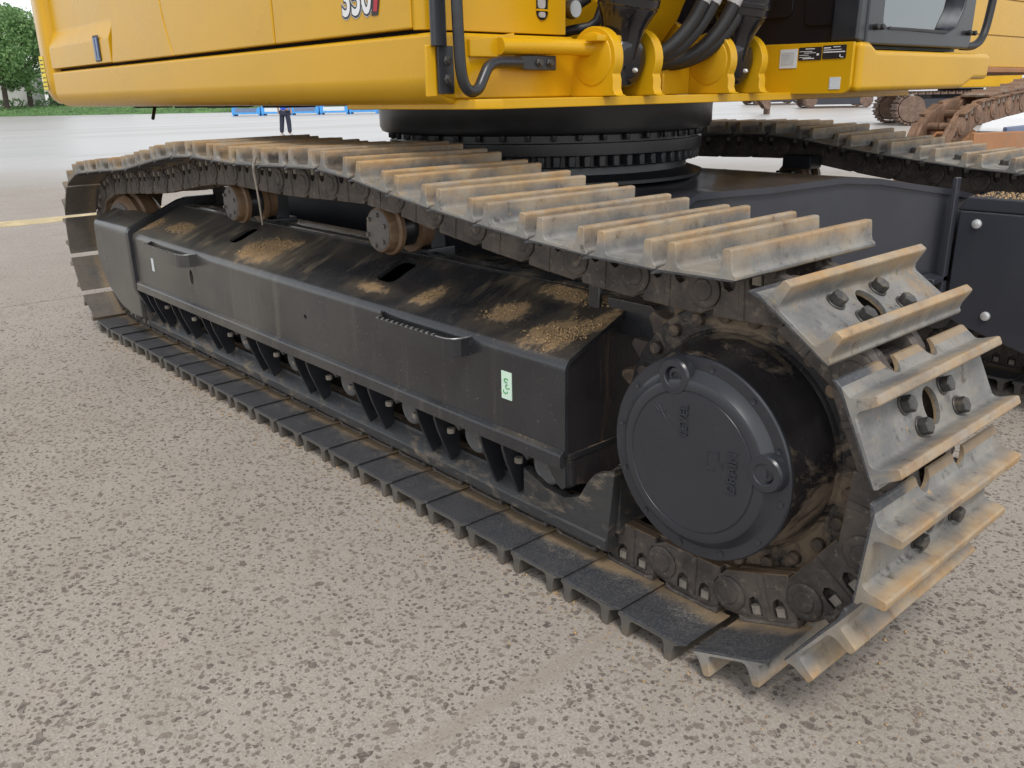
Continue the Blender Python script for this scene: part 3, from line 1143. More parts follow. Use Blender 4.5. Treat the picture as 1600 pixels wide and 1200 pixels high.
def dirt_and_marks():
    # steps of bent serrated strip
    for x0, x1 in ((-1.375, -.885), (-3.535, -2.955)):
        L = x1 - x0
        path = [(x0, .056)] + [(x0 + .035, .030), (x0 + .08, .004)] + [(x0 + .08 + (L - .16) * t / 24, -.012) for t in range(25)]
        path += [(x1 - .07, -.012), (x1 - .045, -.008), (x1 - .025, .006), (x1 - .016, .028), (x1 - .014, .062)]
        bm = bmesh.new()
        rows = []
        for i, (x, y) in enumerate(path):
            ser = .006 if (3 <= i < 27 and i % 2) else 0.0
            top = .662 + ser if i < len(path) - 5 else .662
            rows.append([bm.verts.new((x, y, .604)), bm.verts.new((x, y, top)), bm.verts.new((x, y + .007, top)), bm.verts.new((x, y + .007, .604))])
        for a, c in zip(rows, rows[1:]):
            for k in range(4):
                bm.faces.new((a[k], c[k], c[(k + 1) % 4], a[(k + 1) % 4]))
        bm.faces.new(rows[0])
        bm.faces.new(rows[-1][::-1])
        bmesh.ops.recalc_face_normals(bm, faces=bm.faces[:])
        me = bpy.data.meshes.new('step')
        bm.to_mesh(me)
        bm.free()
        st = link_mesh('step', me, 'frame', EX)
        e = B()
        for i in range(3, 27, 2):
            x, y = path[i]
            e.prism([(x - .008, .662), (x + .008, .662), (x + .001, .6685), (x - .001, .6685)], 'Y', y - .001, y + .008)
        e.tube([(path[i][0], path[i][1] + .0035, .6625) for i in range(26, len(path))], .0030, 6, smooth=0)
        tag(e.out('serrated_edge', 'worn_edge', st), kind='stuff')
    # small stickers on the frame side
    b = B()
    b.box(-.752, -.708, .0575, .0598, .505, .590)
    s = b.out('sticker', 'sticker_green', EX)
    s['label'] = 'pale green inspection sticker'
    b = B()
    for k, (dx, dz) in enumerate(((0, .058), (.006, .040), (-.004, .024))):
        pts = [(-.730 + dx + .009 * math.cos(t), .0570, .505 + dz + .006 * math.sin(t)) for t in np.linspace(.6 + k, 5.2 + k * .6, 9)]
        b.tube(pts, .0016, 5, smooth=0)
    b.out('green_stamp', 'print_green', s)
    b = B()
    b.box(-3.580, -3.552, .0575, .0598, .500, .585)
    s = b.out('sticker', 'sticker_white', EX)
    s['label'] = 'narrow white sticker'
    # crumbs of dry earth caught on the sloping cover
    m = .115 / .26
    patches = [(-2.52, .20, .26, .10, 420), (-2.40, .24, .12, .06, 120), (-1.245, .165, .07, .05, 110), (-.885, .175, .09, .060, 130), (-.62, .155, .12, .090, 420),
               (-.535, .20, .07, .085, 200), (-3.76, .16, .08, .06, 90), (-3.45, .18, .16, .06, 80), (-.72, .32, .14, .035, 90), (-.60, .30, .08, .03, 60)]
    V, F = [], []
    for cx, cy, ax, ay, cnt in patches:
        lob = rng.uniform(-.5, .5, (6, 2))
        for _ in range(cnt):
            q = lob[rng.integers(6)]
            u, v_ = q[0] * .9 + rng.normal(0, .22), q[1] * .9 + rng.normal(0, .22)
            x, y = cx + u * ax + v_ * ay * .35, cy + v_ * ay
            if y < .075 or y > .36 or x > -.495:
                continue
            r = rng.uniform(.0010, .0032) * (1 if rng.random() < .93 else 2.0)
            z = .684 + (y - .085) * (.790 - .684) / (.34 - .085) + (0 if y < .34 else -(y - .34) * .35) + r * .3
            i0 = len(V)
            e = rng.uniform(.6, 1.3, 6) * r
            for k, (dx, dy, dz) in enumerate(((1, 0, 0), (-1, 0, 0), (0, 1, 0), (0, -1, 0), (0, 0, 1), (0, 0, -.6))):
                V.append((x + dx * e[k], y + dy * e[k], z + dz * e[k] + dy * e[k] * m))
            for t in ((0, 2, 4), (2, 1, 4), (1, 3, 4), (3, 0, 4), (2, 0, 5), (1, 2, 5), (3, 1, 5), (0, 3, 5)):
                F.append(tuple(i0 + q for q in t))
    me = bpy.data.meshes.new('dirt_crumbs')
    me.from_pydata(V, [], F)
    o = link_mesh('dirt_crumbs', me, 'dirt', EX)
    tag(o, kind='stuff')


dirt_and_marks()


# ---- idler and carrier rollers
def wheels():
    b = B()
    b.lathe([(.205, .20), (.205, .285), (.215, .300), (.235, .320), (.262, .320), (.270, .345), (.330, .345), (.338, .320), (.365, .320), (.385, .30), (.395, .285), (.395, .20)],
            (IX, 0, IZ), 'Y', 56)
    o = b.out('idler', 'roller_rust', EX, 0, sharp=28)
    c = B()
    c.lathe([(.200, .03), (.196, .08), (.200, .275), (.21, .275)], (IX, 0, IZ), 'Y', 40)
    c.out('idler_face', 'roller_face', o)
    both(o)
    for xc in (-1.59, -2.825):
        b = B()
        b.lathe([(.205, .06), (.205, .078), (.215, .082), (.238, .084), (.245, .095), (.262, .095), (.268, .078)], (xc, 0, .898), 'Y', 36)
        b.lathe([(.268, .070), (.335, .070)], (xc, 0, .898), 'Y', 30, 1)
        b.lathe([(.335, .095), (.352, .095), (.36, .084), (.40, .082)], (xc, 0, .898), 'Y', 36)
        o = b.out('carrier_roller', ['roller_rust', 'black_paint'], EX, 0, sharp=30)
        c = B()
        c.lathe([(.200, .02), (.198, .066), (.203, .074), (.21, .074)], (xc, 0, .898), 'Y', 32)
        c.out('roller_cap', 'roller_face', o)
        for k in range(6):
            a = R(20 + 60 * k)
            c = B()
            c.lathe([(.190, .007), (.190, .0085), (.2, .0085)], (xc + .057 * math.cos(a), 0, .898 + .057 * math.sin(a)), 'Y', 6)
            c.out('cap_bolt', 'roller_face', o)
        c = B()
        c.box(xc - .05, xc + .05, .40, .47, .78, .94)
        c.box(xc - .07, xc + .07, .37, .50, .79, .815)
        c.out('roller_bracket', 'black_paint', o, .005, 2)
        both(o)


wheels()


# ---- carbody (the cross frame under the turntable)
def carbody():
    xm = -2.25
    half = [(-2.25, .95), (-1.80, .93), (-1.42, .86), (-1.22, .72), (-1.15, .58), (-.72, .58), (-.78, .80), (-.92, 1.02), (-1.06, 1.24), (-1.11, 1.44), (-1.08, 1.62),
            (-1.0, 1.80), (-.92, 1.96), (-.83, 2.12), (-.74, 2.26), (-.62, 2.39), (-.50, 2.48), (-.50, 2.76), (-1.15, 2.76), (-1.20, 2.60), (-1.42, 2.44), (-1.80, 2.36), (-2.25, 2.34)]
    poly = half + [(xm - (x - xm) * 1.10, y) for x, y in half[-2:0:-1]]

    def top(x, y):                                  # the deck swells over the far legs and falls away to the tracks
        far = abs(x - xm) / 1.75
        z = .955 + .045 * max(0, 1 - abs(y - 2.17) / .42) * far
        if y > 2.2: z -= .07 * (y - 2.2) / .5
        if y < 1.45: z -= (.24 if x > xm else .07) * min(1, (1.45 - y) / .75) ** 1.3
        return z
    b = B()
    for off, z1, lo in ((0, 0.0, -.026), (.018, -.026, None)):
        pl = [(x + (off if x < xm else -off), y) for x, y in poly]
        vb = [b.bm.verts.new((x, y, top(x, y) + z1)) for x, y in pl]
        va = [b.bm.verts.new((x, y, .50 if lo is None else top(x, y) + lo)) for x, y in pl]
        k = len(pl)
        for i in range(k):
            b.face([va[i], va[(i + 1) % k], vb[(i + 1) % k], vb[i]])
        for t in tessellate_polygon([[Vector((x, y, 0)) for x, y in pl]]):
            b.face([vb[i] for i in t])
            b.face([va[i] for i in t[::-1]])
    o = b.out('carbody', 'carbody', EX, 0, sharp=30)
    c = B()
    c.box(-.49, -.470, 2.40, 2.44, .45, .985)
    c.box(-.55, -.47, 2.30, 2.44, .535, .56)
    c.out('weld_flange', 'carbody', o, .003, 1)
    c = B()
    c.lathe([(0, .02), (.018, .02), (.024, .012)], (-1.55, 2.25, .955), 'Z', 8)
    c.out('grease_fitting', 'dirt', o)
    c = B()
    c.box(-1.55, -1.38, 2.78, 2.90, .95, 1.02)
    c.out('pipe_stub', 'black_paint', o, .01, 2)
    # travel motor cover beside the far sprocket
    b = B()
    b.prism([(-.465, .375), (-.40, .345), (-.10, .26), (.30, .26), (.30, .845), (-.465, .845)], 'Y', 2.45, 2.475)
    b.prism([(-.475, .846), (.31, .846), (.31, .900), (-.44, .905)], 'Y', 2.452, 2.74)
    b.box(-.46, .29, 2.476, 2.72, .40, .84)
    o2 = b.out('motor_cover', 'carbody', EX, .008, 3)
    for x, z in ((-.385, .793), (-.292, .402), (.12, .793), (.12, .36)):
        c = B()
        c.lathe([(-.012, .012), (-.008, .019), (0.002, .021)], (x, 2.45, z), 'Y', 16)
        c.out('cover_bolt', 'white_bolt', o2)
    V, F = [], []
    for _ in range(900):
        x, y = rng.uniform(-.43, .30), rng.uniform(2.47, 2.72)
        r = rng.uniform(.002, .0065)
        z = .903 + r * .2
        i0 = len(V)
        for dx, dy, dz in ((1, 0, 0), (-1, 0, 0), (0, 1, 0), (0, -1, 0), (0, 0, .8), (0, 0, -.6)):
            V.append((x + dx * r, y + dy * r, z + dz * r))
        for t in ((0, 2, 4), (2, 1, 4), (1, 3, 4), (3, 0, 4), (2, 0, 5), (1, 2, 5), (3, 1, 5), (0, 3, 5)):
            F.append(tuple(i0 + q for q in t))
    me = bpy.data.meshes.new('dirt_crumbs')
    me.from_pydata(V, [], F)
    tag(link_mesh('dirt_crumbs', me, 'dirt', o2), kind='stuff')


carbody()


def turntable():
    c0 = (xm, ym) = (-2.25, 1.67)
    b = B()
    b.lathe([(1.312, .80), (1.312, .835), (1.215, .835), (1.195, .825), (1.186, .80), (1.186, .72)], (xm, ym, 0), 'Z', 96)
    o = b.out('turntable_drum', 'black_paint', EX, 0, sharp=30)
    b = B()
    b.lathe([(1.184, .72), (1.184, .765), (1.150, .765), (1.150, .79), (1.098, .79), (1.098, .74)], (xm, ym, 0), 'Z', 96)
    r = b.out('slewing_ring', 'black_paint', EX, .003, 2, sharp=30)
    hb = B()
    hb.lathe([(0, .013), (-.020, .013), (-.024, .010)], axis='Z', n=6)
    hm = hb.mesh('ring_bolt', 0)
    hm.materials.append(M['cover'])
    for k in range(44):
        a = 2 * PI * k / 44
        link_mesh('ring_bolt', hm, None, r, Matrix.Translation((xm + .782 * math.cos(a), ym + .782 * math.sin(a), 1.184)))
    tb = B()
    tb.prism([(.735, -.024), (.780, -.014), (.780, .014), (.735, .024)], 'Z', 1.050, 1.096)
    tm = tb.mesh('gear_tooth', .003, 1)
    tm.materials.append(M['cover'])
    for k in range(72):
        a = 2 * PI * k / 72
        link_mesh('gear_tooth', tm, None, r, Matrix.Translation((xm, ym, 0)) @ Matrix.Rotation(a, 4, 'Z'))
    b = B()
    b.lathe([(1.100, .70), (1.100, .738), (1.048, .738), (1.040, .715), (1.010, .72), (.985, .80), (.97, .80)], (xm, ym, 0), 'Z', 96)
    b.out('gear_base', 'black_paint', EX, 0, sharp=30)


turntable()


# ---- upper structure
def upper():
    b = B()
    b.prism([(-5.0, .95), (-2.0, .95), (-1.8, .24), (-1.06, .24), (-1.0, .30), (-1.0, 1.93), (-1.05, 1.98), (-1.05, 3.10), (-5.0, 3.10)], 'Z', 1.313, 1.343)
    base = b.out('base_plate', 'yellow', EX, .004, 2)
    # right-hand skirt, rounded at its lower edge
    def skirt_profile(y0):
        r = .085
        return [(y0 + .60, 1.344), (y0 + .60, 1.538), (y0 + .012, 1.538), (y0 + .003, 1.534), (y0, 1.525)] + \
               [(y0 + r - r * math.cos(R(a)), 1.412 - r * math.sin(R(a))) for a in range(0, 91, 15)] + [(y0 + .5, 1.327), (y0 + .57, 1.330)]
    b = B()
    b.prism(skirt_profile(.17), 'X', -5.2, -1.16)
    sk = b.out('side_skirt', 'yellow', EX, .010, 3, sharp=45)
    # front part of the skirt: closed face with its rounded inner corner
    b = B()
    b.prism([(.188, 1.40), (.20, 1.355), (.24, 1.3445), (.74, 1.3445), (.775, 1.352), (.800, 1.385), (.805, 1.43), (.805, 1.532), (.188, 1.532)], 'X', -1.165, -1.150)
    b.out('front_skirt', 'yellow', sk, .006, 3)
    # dark core behind the panels, so the joints read dark
    b = B()
    b.box(-5.26, -1.27, .225, .78, 1.539, 2.5)
    b.box(-5.18, -2.45, .79, 3.0, 1.344, 2.5)
    b.out('dark_core', 'dark_slot', EX)
    # side panels
    def panel(poly, name, y0=.17, y1=.215):
        p = B()
        p.prism(poly, 'Y', y0, y1)
        return p.out(name, 'yellow', EX, .006, 3)
    zb = 1.553
    panel([(-2.168, zb), (-1.275, zb), (-1.275, 2.45), (-2.168, 2.45)], 'side_panel')
    panel([(-3.180, zb), (-2.178, zb), (-2.178, 2.45), (-3.33, 2.45), (-3.26, 1.75), (-3.225, 1.64)], 'side_door')
    panel([(-4.048, zb), (-3.190, zb), (-3.235, 1.64), (-3.27, 1.75), (-3.34, 2.45), (-3.93, 2.45), (-3.975, 1.75), (-3.995, 1.68)], 'side_door')
    # rear panel with its sloping shoulder
    prof = [(.215, zb), (.17, zb + .004), (.17, 1.672), (.176, 1.690), (.206, 1.760), (.212, 1.780), (.212, 2.45), (.235, 2.45)]
    b = B()
    b.prism(prof, 'X', -5.185, -4.058)
    rp = b.out('rear_panel', 'yellow', EX, .004, 2, sharp=24)
    b = B()
    b.prism(rrect(-4.302, -4.205, 1.567, 1.702, .010), 'Y', .1655, .169)
    g = b.out('panel_latch', 'sticker_black', rp, .001, 1)
    b = B()
    b.prism(rrect(-4.286, -4.262, 1.580, 1.690, .004), 'Y', .160, .167)
    b.prism(rrect(-4.246, -4.222, 1.580, 1.690, .004), 'Y', .160, .167)
    b.prism(rrect(-4.294, -4.214, 1.573, 1.584, .004), 'Y', .162, .167)
    b.out('latch_bar', 'steel_blue', g, .001, 1)
    # front upper box with its rounded corner and the oval louvre
    b = B()
    b.prism([(-1.265, .17)] + [(-1.262 + .042 * math.sin(R(a)), .212 - .042 * math.cos(R(a))) for a in range(0, 91, 15)] + [(-1.220, .790), (-1.30, .790), (-1.30, .24)], 'Z', 1.548, 2.45)
    fb = b.out('tank_front', 'yellow', EX, .003, 2, sharp=40)
    b = B()
    b.prism(rrect(.648, .700, 1.592, 1.712, .025, 6), 'X', -1.2185, -1.2165)
    lv = b.out('louvre', 'dark_slot', fb)
    b = B()
    b.box(-1.2165, -1.211, .646, .702, 1.620, 1.626)
    b.box(-1.2165, -1.211, .646, .702, 1.663, 1.669)
    b.out('louvre_slat', 'yellow', lv)
    b = B()
    b.prism(rrect(.652, .686, 1.628, 1.661, .010), 'X', -1.216, -1.213)
    b.prism(rrect(.656, .686, 1.600, 1.618, .007), 'X', -1.216, -1.213)
    b.prism(rrect(.656, .686, 1.671, 1.700, .007), 'X', -1.216, -1.213)
    b.out('filler_seen_inside', 'sleeve', lv)
    # number decal
    q = frame_m((-1.575, .1685, 1.662), (1, 0, 0), (0, 0, 1))
    t = link_mesh('number_decal', text_mesh('350', .155, .0004, .0120, .80), 'sticker_white', EX, q)
    t['label'] = 'black and white 350 number decal with red slash'
    link_mesh('decal_outline', text_mesh('350', .155, .0004, .0095, .80), 'sticker_black', t, Matrix.Translation((0, 0, .0010)))
    link_mesh('decal_digits', text_mesh('350', .155, .0004, .0030, .80), 'print_white', t, Matrix.Translation((0, 0, .0020)))
    b = B()
    b.prism([(.088, -.058), (.125, -.058), (.160, .066), (.100, .066)], 'Z', -.0004, .0004)
    b.out('decal_slash', 'sticker_black', t, mw=Matrix.Translation((0, 0, .0006)))
    b = B()
    b.prism([(.100, -.046), (.122, -.046), (.150, .060), (.124, .060)], 'Z', -.0004, .0004)
    b.out('decal_red_bar', 'print_red', t, mw=Matrix.Translation((0, 0, .0016)))
    # counterweight
    pl = [(-5.206, .185), (-5.222, .170), (-5.32, .166), (-5.41, .172), (-5.48, .20), (-5.60, .30), (-5.80, .60), (-5.92, .98), (-6.0, 1.67)]
    pl = pl + [(x, 3.34 - y) for x, y in pl[-2::-1]]
    b = B()
    zs = [(1.345, .55), (1.372, .80), (1.42, .96), (1.50, 1.0), (1.83, 1.0), (1.95, 1.0), (2.5, 1.0)]
    rings = []
    for z, k in zs:
        e = (1 - k) * .18
        rings.append([b.bm.verts.new((x + e * (1 if x < -5.45 else .0), y + (e * .9 if y < 1.67 else -e * .9), z)) for x, y in pl])
    for a, c in zip(rings, rings[1:]):
        for i in range(len(pl)):
            b.face([a[i], a[(i + 1) % len(pl)], c[(i + 1) % len(pl)], c[i]])
    b.face(rings[0])
    b.face(rings[-1][::-1])
    cw = b.out('counterweight', 'yellow', EX, 0, sharp=50)
    def cw_sticker(z0, z1):
        s = B()
        mw = frame_m((-5.375, .1650, 0), (1, 0, 0), (0, 0, 1))
        s.box(-.050, .040, z0, z1, 0, .002, mw=mw)
        o = s.out('warning_sticker', 'sticker_yellow', cw)
        s = B()
        for k in range(3):
            zz = z0 + (z1 - z0) * (.22 + .25 * k)
            s.box(-.035, .035, zz, zz + .006, .002, .0035, mw=mw)
        s.box(-.048, .038, z0 + .002, z0 + .005, .002, .0035, mw=mw)
        s.out('sticker_print', 'sticker_black', o)
    cw_sticker(1.43, 1.535)
    cw_sticker(1.540, 1.64)
    # cover bolts and stub hoses hanging below the skirt
    b = B()
    b.tube([(-4.55, .55, 1.33), (-4.45, .50, 1.29), (-4.37, .46, 1.255)], .010, 8, smooth=0)
    b.out('drain_hose', 'rubber', EX)
    b = B()
    for x in (-4.2, -3.6, -3.2, -2.6, -1.9):
        b.box(x, x + .22, .30, .44, 1.318, 1.330)
    b.out('belly_plate', 'dark_slot', EX, .003, 1)
    # ---- handrails
    b = B()
    b.box(-1.148, -1.138, .166, .226, 1.36, 1.498)
    pl_ = b.out('rail_bracket', 'black_paint', EX, .003, 2)
    for z in (1.402, 1.455):
        c = B()
        c.lathe([(.0, .016), (.004, .016), (.0045, .011), (.016, .011)], (-1.138, .200, z), 'X', 6)
        c.out('bracket_bolt', 'bolt', pl_, .001, 1)
    b = B()
    b.box(-1.162, -1.150, .130, .168, 1.352, 1.5)
    b.out('rail_bracket_back', 'yellow', pl_, .003, 1)
    b = B()
    b.prism(rrect(-1.150, -1.128, .146, .198, .008), 'Z', 1.496, 2.4)
    b.out('handrail', 'black_paint', EX, .002, 1)
    b = B()
    b.tube([(-1.09, .205, 2.4), (-1.09, .205, 1.9), (-1.09, .207, 1.60), (-1.09, .210, 1.50), (-1.09, .214, 1.43), (-1.09, .226, 1.386), (-1.09, .250, 1.366), (-1.09, .280, 1.374),
            (-1.095, .305, 1.405), (-1.10, .330, 1.436), (-1.105, .365, 1.450), (-1.11, .42, 1.452), (-1.115, .48, 1.452)], .0175, 14, smooth=4)
    h = b.out('handrail', 'black_paint', EX)
    b = B()
    b.prism([(.47, 1.434), (.51, 1.428), (.635, 1.428), (.635, 1.474), (.51, 1.474), (.47, 1.470)], 'X', -1.130, -1.108)
    p2 = b.out('rail_bracket', 'black_paint', EX, .003, 1)
    for y in (.555, .602):
        c = B()
        c.lathe([(.0, .014), (.004, .014), (.005, .010), (.014, .010)], (-1.108, y, 1.451), 'X', 6)
        c.out('bracket_bolt', 'bolt', p2, .001, 1)
    # ---- yellow step bracket and bar
    b = B()
    b.prism([(.290, 1.468), (.290, 1.520), (.385, 1.528), (.475, 1.542), (.478, 1.468)], 'X', -1.149, -1.135)
    b.out('bar_bracket', 'yellow', EX, .004, 2)
    b = B()
    b.tube([(-1.125, .40, 1.500), (-1.115, .60, 1.502), (-1.06, .74, 1.498), (-1.02, .80, 1.494)], .026, 14)
    b.out('tie_bar', 'yellow', EX)
    b = B()
    b.box(-1.04, -.985, .70, .82, 1.515, 1.535)
    b.out('bar_end', 'yellow', EX, .004, 2)


upper()


def boom():
    # lugs that carry the two boom cylinders
    def lug(y, t, xc=-1.05, zc=1.462, r=.103, back=-1.30):
        pl = [(back, 1.344), (xc + .122, 1.344), (xc + .104, 1.351), (xc + .096, 1.368), (xc + .097, 1.395)]
        pl += [(xc + r * math.cos(R(a)), zc + r * math.sin(R(a))) for a in range(-28, 150, 10)]
        pl += [(back, zc + .05)]
        b = B()
        b.prism(pl, 'Y', y - t / 2, y + t / 2)
        o = b.out('cylinder_lug', 'yellow', EX, .005, 3)
        return o
    Y1, Y2 = .870, 1.515
    for yc in (Y1, Y2):
        for s in (-1, 1):
            o = lug(yc + s * .103, .042)
            c = B()
            ys = yc + s * .103 + s * .021
            c.lathe([(s * .008, .030), (s * .008, .058), (s * .005, .064), (s * .004, .080), (s * .001, .086), (s * -.004, .086)], (-1.05, ys, 1.462), 'Y', 32)
            c.out('pin_boss', 'yellow', o, .002, 2)
    # cross wall between the lugs
    b = B()
    b.prism([(Y1 + .125, 1.344), (Y2 - .125, 1.344), (Y2 - .125, 1.470), (Y1 + .32, 1.425), (Y1 + .125, 1.425)], 'X', -1.16, -1.135)
    b.box(-1.134, -1.115, 1.20, 1.215, 1.344, 1.42)
    b.prism([(-1.134, 1.344), (-1.03, 1.344), (-1.05, 1.372), (-1.134, 1.40)], 'Y', 1.04, 1.056)
    b.out('cross_wall', 'yellow', EX, .005, 2)
    # boom foot boss
    b = B()
    yb = 1.395
    b.prism([(-1.17 + .100 * math.cos(R(a)), 1.475 + .100 * math.sin(R(a))) for a in range(-130, 61, 15)] + [(-1.33, 1.66), (-1.42, 1.50), (-1.30, 1.40)], 'Y', yb, yb + .04)
    o = b.out('boom_foot_plate', 'yellow', EX, .005, 2)
    b = B()
    b.lathe([(-.016, .016), (-.013, .026), (-.004, .034), (-.003, .070), (-.006, .076), (-.003, .082), (.002, .082)], (-1.165, yb, 1.475), 'Y', 32)
    b.out('pin_boss', 'yellow', o, .002, 2)
    # boom: box section rising from the foot
    b = B()
    b.prism([(-1.75, 1.50), (-1.55, 1.40), (-1.36, 1.44), (-1.19, 1.62), (-1.02, 1.95), (-.75, 2.55), (-1.35, 2.55), (-1.7, 1.9)], 'Y', 1.06, 1.38)
    b.out('boom', 'yellow', EX, .012, 3)
    b = B()
    b.prism([(-1.50, 1.56), (-1.22, 1.50), (-1.16, 1.60), (-1.30, 1.68)], 'Y', 1.02, 1.06)
    b.out('boom_flange', 'yellow', EX, .004, 2)
    # cylinders, base ends
    for yc in (Y1, Y2):
        axis = Vector((.235, 0.0, .972)).normalized()
        rot = axis.to_track_quat('Z', 'Y').to_matrix().to_4x4()
        mw = Matrix.Translation((-1.05, yc, 1.462)) @ rot
        b = B()
        b.lathe([(.172, .098), (.180, .106), (.205, .107), (.208, .110), (.222, .110), (.225, .107), (.245, .107), (.248, .110), (.262, .110), (.266, .106), (1.25, .106)], axis='Z', n=40, mw=mw)
        o = b.out('boom_cylinder', 'black_gloss', EX, 0, sharp=24)
        b = B()
        b.lathe([(-.069, .04), (-.069, .066), (-.060, .080), (-.045, .088), (.045, .088), (.060, .080), (.069, .066), (.069, .04)], axis='Y', n=36, mw=mw)
        b.lathe([(-.03, .064), (.02, .070), (.08, .072), (.11, .076), (.14, .088), (.168, .102), (.180, .102)], axis='Z', n=36, mw=mw)
        b.out('cylinder_eye', 'black_gloss', o, 0, sharp=60)
        b = B()
        b.lathe([(0, .008), (.010, .008), (.014, .005)], (-.965, yc - .01, 1.425), 'X', 8)
        b.out('grease_nipple', 'white_bolt', o)
    # hoses
    for k, (dy, zz) in enumerate(((0, 0), (.060, -.006), (.185, .0), (.245, -.006))):
        y = 1.10 + dy
        top = Vector((-.93, y + .15, 1.78))
        b = B()
        pts = [(-1.22, y - .12, 1.452), (-1.16, y - .09, 1.452), (-1.10, y - .045, 1.460), (-1.05, y, 1.485), (-1.01, y + .045, 1.53), (-.975, y + .09, 1.60), (-.95, y + .12, 1.68), tuple(top), (-.90, y + .18, 1.95), (-.86, y + .2, 2.3)]
        b.tube(pts, .0245, 12, smooth=5)
        o = b.out('hydraulic_hose', 'rubber', EX)
        b = B()
        b.tube([(-.957, y + .112, 1.655), (-.945, y + .128, 1.70), tuple(top)], .0268, 12, smooth=3)
        b.out('hose_sleeve', 'sleeve', o)
    b = B()
    b.lathe([(0, .03), (.03, .03), (.034, .022), (.05, .022)], (-1.14, 1.235, 1.47), 'X', 6)
    b.out('hose_fitting', 'chrome', EX, .002, 1)
    # dark pipework glimpsed between tank and cylinder
    b = B()
    b.box(-1.75, -1.45, .80, 1.02, 1.36, 2.4)
    b.tube([(-1.34, .80, 1.62), (-1.28, .86, 1.64), (-1.25, .93, 1.68)], .022, 10)
    b.tube([(-1.36, .82, 1.55), (-1.28, .88, 1.57), (-1.22, .95, 1.60), (-1.2, .98, 1.75)], .018, 10)
    b.out('pipework', 'rubber', EX)
    b = B()
    b.lathe([(0, .028), (.02, .034), (.04, .028)], (-1.26, .84, 1.635), 'X', 14)
    b.out('pipe_clamp', 'chrome', EX)


boom()


